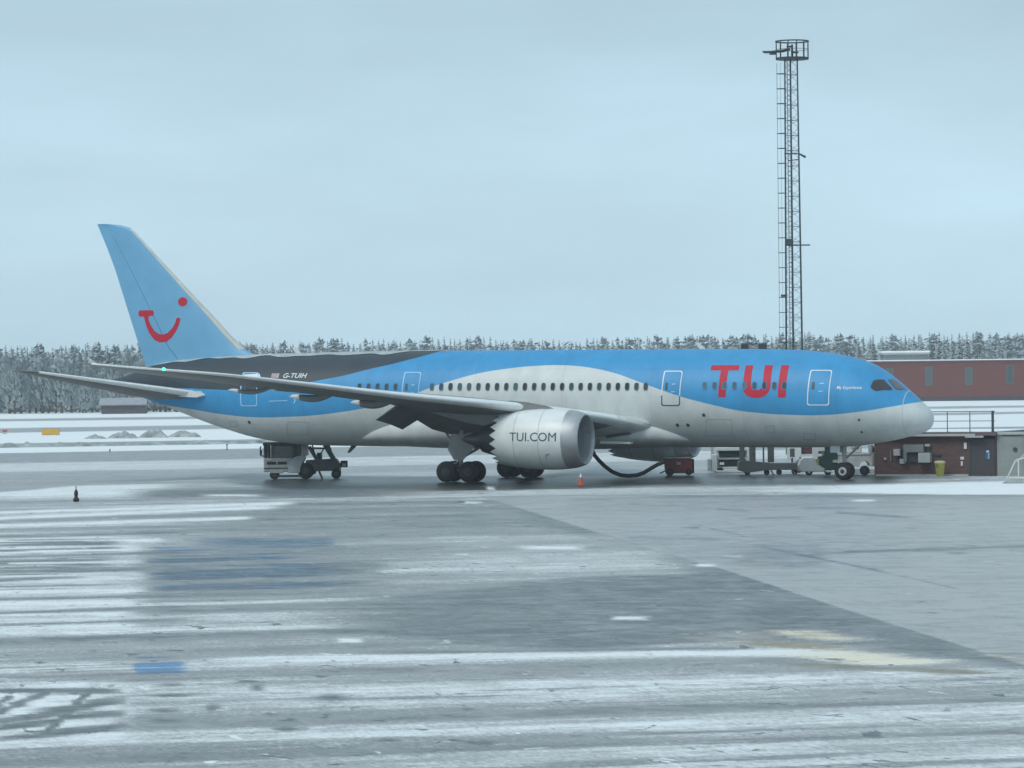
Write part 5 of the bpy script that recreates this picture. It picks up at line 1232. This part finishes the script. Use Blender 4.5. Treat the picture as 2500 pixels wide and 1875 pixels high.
# green tow tractor behind the nose gear
p = gnd(2010, 1160); k_ = (p-CAM)@_f/FL
tt = empty('tow_tractor', (p[0], p[1]+.6, 0), YAW, 'dark green tow tractor with pale bonnet coupled beside the nose wheels', 'tow tractor'); k_ *= 1.003
bm = BM(); prism(bm, [(-22*k_, 30*k_), (-18*k_, 44*k_), (-8*k_, 47*k_), (-3*k_, 64*k_), (34*k_, 64*k_), (44*k_, 48*k_), (46*k_, 22*k_), (40*k_, 12*k_), (-2*k_, 12*k_), (-16*k_, 18*k_)], -.8, .8, bev=.03); obj('body', bm, GREEN, tt)
bm = BM(); prism(bm, [(-66*k_, 12*k_), (-68*k_, 24*k_), (-62*k_, 38*k_), (-56*k_, 42*k_), (-30*k_, 42*k_), (-22*k_, 26*k_), (-6*k_, 16*k_), (-6*k_, 9*k_), (-60*k_, 8*k_)], -.85, .85, bev=.04); obj('bonnet', bm, PALEG, tt)
obj('cab_pillar', box(BM(), -32*k_, -4*k_, -.5, .5, 58*k_, 72*k_, .02), TRWH, tt); obj('cab_glass', box(BM(), -2*k_, 36*k_, -.6, .6, 64.2*k_, 80*k_, .02), GLASS, tt); obj('cab_pillar', box(BM(), -32*k_, -20*k_, -.5, .5, 43*k_, 58*k_, .02), TRWH, tt); obj('step_panel', box(BM(), -28*k_, -20*k_, -.82, -.75, 26*k_, 40*k_), mat('olive_panel', (.25, .25, .14), .6, var=.2), tt)
obj('footplate', box(BM(), 14*k_, 34*k_, -.95, -.82, 30*k_, 37*k_, .01), PALEG, tt); obj('cab_frame', tube(BM(), [(16*k_, -.5, 58*k_), (16*k_, -.5, 78*k_), (40*k_, -.5, 78*k_), (42*k_, -.5, 50*k_)], .05, 8), GREEN, tt)
for q in (-44, 2): ring_wheel(tt, q*k_, -.7, 9*k_, .24, RIM)
obj('tow_bar', tube(BM(), [(-4*k_, -.9, 10*k_), (16*k_, -1., 8*k_)], .05, 8), TRWH, tt)
# white flatbed pickup behind the nose gear
p = gnd(2095, 1160); k_ = (p-CAM)@_f/FL
pk = empty('white_pickup', (p[0], p[1]+.1, 0), YAW, 'white service pickup with boxed load behind the nose wheels', 'pickup truck')
def wheelarch(u0, u1, z0, z1, cx, r):
    pts = [(u0, z0), (u0, z1), (u1, z1), (u1, z0)]
    a = [(cx+r*math.cos(rad(q)), z0+r*math.sin(rad(q))) for q in range(0, 181, 30)]
    return pts+a
bm = BM(); prism(bm, [(x_*k_, z_*k_) for x_, z_ in wheelarch(-48, 32, 22, 50, 12, 13)], -.9, .9, bev=.02); obj('body', bm, TRWH, pk)
obj('bed_rail', box(BM(), -50*k_, 26*k_, -.95, .95, 50*k_, 55*k_, .02), TRWH, pk)
for a, b in ((-48, -34), (-31, 6)):
    lb = obj('load_box', box(BM(), a*k_, b*k_, -.7, .7, 56*k_, (80 if a < -40 else 84)*k_, .03), TRWH, pk)
bt = text_bm('DC', 16*k_, 0, 11*k_)
for v_ in bt.verts: v_.co = Vector((-18*k_+v_.co.x, -.715, 64*k_+v_.co.y))
obj('lettering', face_out(bt), MASTD, pk)
bm = BM(); prism(bm, [(27*k_, 50*k_), (27*k_, 74*k_), (31*k_, 76*k_), (50*k_, 54*k_), (52*k_, 40*k_), (56*k_, 24*k_), (33*k_, 22*k_)], -.85, .85, bev=.03); obj('cab', bm, TRGR, pk)
bm = BM(); prism(bm, [(31*k_, 56*k_), (31*k_, 72*k_), (44*k_, 57*k_)], -.862, -.852); obj('side_window', bm, GLASS, pk)
obj('bumper', box(BM(), 40*k_, 60*k_, -.9, .9, 20*k_, 30*k_, .03), TRGR, pk); obj('sill', box(BM(), -40*k_, 40*k_, -.8, .8, 4*k_, 14*k_, .03), TRWH, pk)
for q in (12, -34): ring_wheel(pk, q*k_, -.75, 12*k_, .24, RIMDK)

# service truck under the tail
p = gnd(740, 1169); k_ = (p-CAM)@_f/FL
st = empty('lavatory_truck', (p[0], p[1]+.3, 0), YAW, 'dirty white high cab service truck with slanted lift frame under the tail', 'truck')
xx = lambda u: (u-740)*k_
zz = lambda v: (1169-v)*k_
obj('cab', box(BM(), xx(642), xx(712), -1.1, 1.1, zz(1151), zz(1116), .06), TRGR, st)
obj('cab_roof', box(BM(), xx(640), xx(748), -1.12, 1.12, zz(1086), zz(1079), .04), DG, st)
for a, b in ((642, 645.5), (650, 654), (660, 668), (710, 716), (727, 732)): obj('cab_pillar', box(BM(), xx(a), xx(b), -1.1, 1.1, zz(1116), zz(1086), .01), DG, st)
obj('windscreen', box(BM(), xx(668), xx(710), -1.08, -1.02, zz(1115), zz(1087), .01), mat('tinted_screen', (.07, .09, .095), .15, var=.15), st)
obj('rear_window', box(BM(), xx(716), xx(727), -1.08, -1.02, zz(1112), zz(1087)), GLASS, st)
obj('cab_interior', box(BM(), xx(668), xx(732), .3, 1.0, zz(1115), zz(1087)), DG, st)
bm = BM(); prism(bm, [(xx(700), zz(1154)), (xx(700), zz(1130)), (xx(716), zz(1116)), (xx(738), zz(1108)), (xx(742), zz(1118)), (xx(734), zz(1134)), (xx(730), zz(1154))], -1.12, 1.12, bev=.03); obj('side_panel', bm, mat('weathered_white_paint', (.40, .43, .43), .5, var=.3), st)
obj('rear_panel', box(BM(), xx(732), xx(748), -1.0, 1.0, zz(1112), zz(1086), .02), TRGR, st)
for a, b in ((650, 672), (676, 698)): obj('grille', box(BM(), xx(a), xx(b), -1.16, -1.1, zz(1132), zz(1126), .01), BLACKR, st)
obj('headlight', box(BM(), xx(650), xx(664), -1.16, -1.1, zz(1123), zz(1119), .01), PALEG, st); obj('headlight', box(BM(), xx(690), xx(700), -1.16, -1.1, zz(1123), zz(1119), .01), PALEG, st)
obj('bumper', box(BM(), xx(658), xx(690), -1.2, -1.0, zz(1154), zz(1146), .03), TRGR, st); obj('step', box(BM(), xx(668), xx(740), -1.1, .9, zz(1164), zz(1160), .01), DG, st)
bm = BM(); tube(bm, [(xx(636), -1.0, zz(1088)), (xx(634), -1.0, zz(1092)), (xx(634), -1.0, zz(1110)), (xx(642), -1.0, zz(1112))], .05, 6); obj('mirror_bracket', bm, DG, st); obj('mirror', box(BM(), xx(632.5), xx(638), -1.08, -.95, zz(1109), zz(1097), .02), BLACKR, st)
bm = BM(); prism(bm, [(xx(742), zz(1154)), (xx(744), zz(1124)), (xx(800), zz(1121)), (xx(818), zz(1121)), (xx(826), zz(1133)), (xx(827), zz(1158)), (xx(815), zz(1160)), (xx(812), zz(1150)), (xx(768), zz(1150)), (xx(764), zz(1158)), (xx(748), zz(1160))], -1.0, 1.0, bev=.03); obj('chassis', bm, DG, st)
for (a, b, w_) in (((752, 1090), (772, 1124), .12), ((760, 1086), (768, 1122), .05), ((790, 1084), (812, 1122), .16), ((800, 1086), (806, 1100), .05), ((772, 1122), (790, 1092), .04), ((762, 1094), (794, 1095), .06)):
    obj('lift_arm', tube(BM(), [(xx(a[0]), -.7, zz(a[1])), (xx(b[0]), -.7, zz(b[1]))], w_, 8), DG, st); 
obj('tank', box(BM(), xx(770), xx(782), -.5, .5, zz(1124), zz(1106), .04), DG, st)
obj('platform', box(BM(), xx(750), xx(798), -.9, .9, zz(1086), zz(1081), .01), DG, st)
bx = obj('rear_box', box(BM(), xx(828), xx(844), -.5, .5, zz(1142), zz(1126), .01), BLACKR, st); obj('lamp', box(BM(), xx(831), xx(841), -.54, -.502, zz(1140), zz(1132)), PALEG, bx)
obj('rear_bracket', tube(BM(), [(xx(822), -.3, zz(1136)), (xx(832), -.3, zz(1134))], .06, 6), DG, st)
for q, r_ in ((668, 12), (744, 20), (818, 12)): ring_wheel(st, xx(q), -.95, r_*k_, .3, RIMDK)
obj('outrigger', tube(BM(), [(xx(776), -.9, zz(1150)), (xx(784), -1.0, zz(1168))], .07, 8), DG, st)
obj('stripe', box(BM(), xx(643), xx(711), -1.115, -1.103, zz(1144), zz(1140)), DG, st)

# ------------------------------------------------------------ winter air
bm = BM(); box(bm, -900, 700, -330, 1250, -1, 60)
hz_ = obj('haze', bm, None or bpy.data.materials.new('haze')); hz_['kind'] = 'stuff'
hm = hz_.data.materials[0]; hm.use_nodes = True; t = hm.node_tree; t.nodes.remove(t.nodes['Principled BSDF'])
pv = t.nodes.new('ShaderNodeVolumePrincipled'); pv.inputs['Color'].default_value = (.9, .96, 1, 1); pv.inputs['Density'].default_value = .00018; pv.inputs['Anisotropy'].default_value = 0
t.links.new(pv.outputs[0], t.nodes['Material Output'].inputs['Volume'])
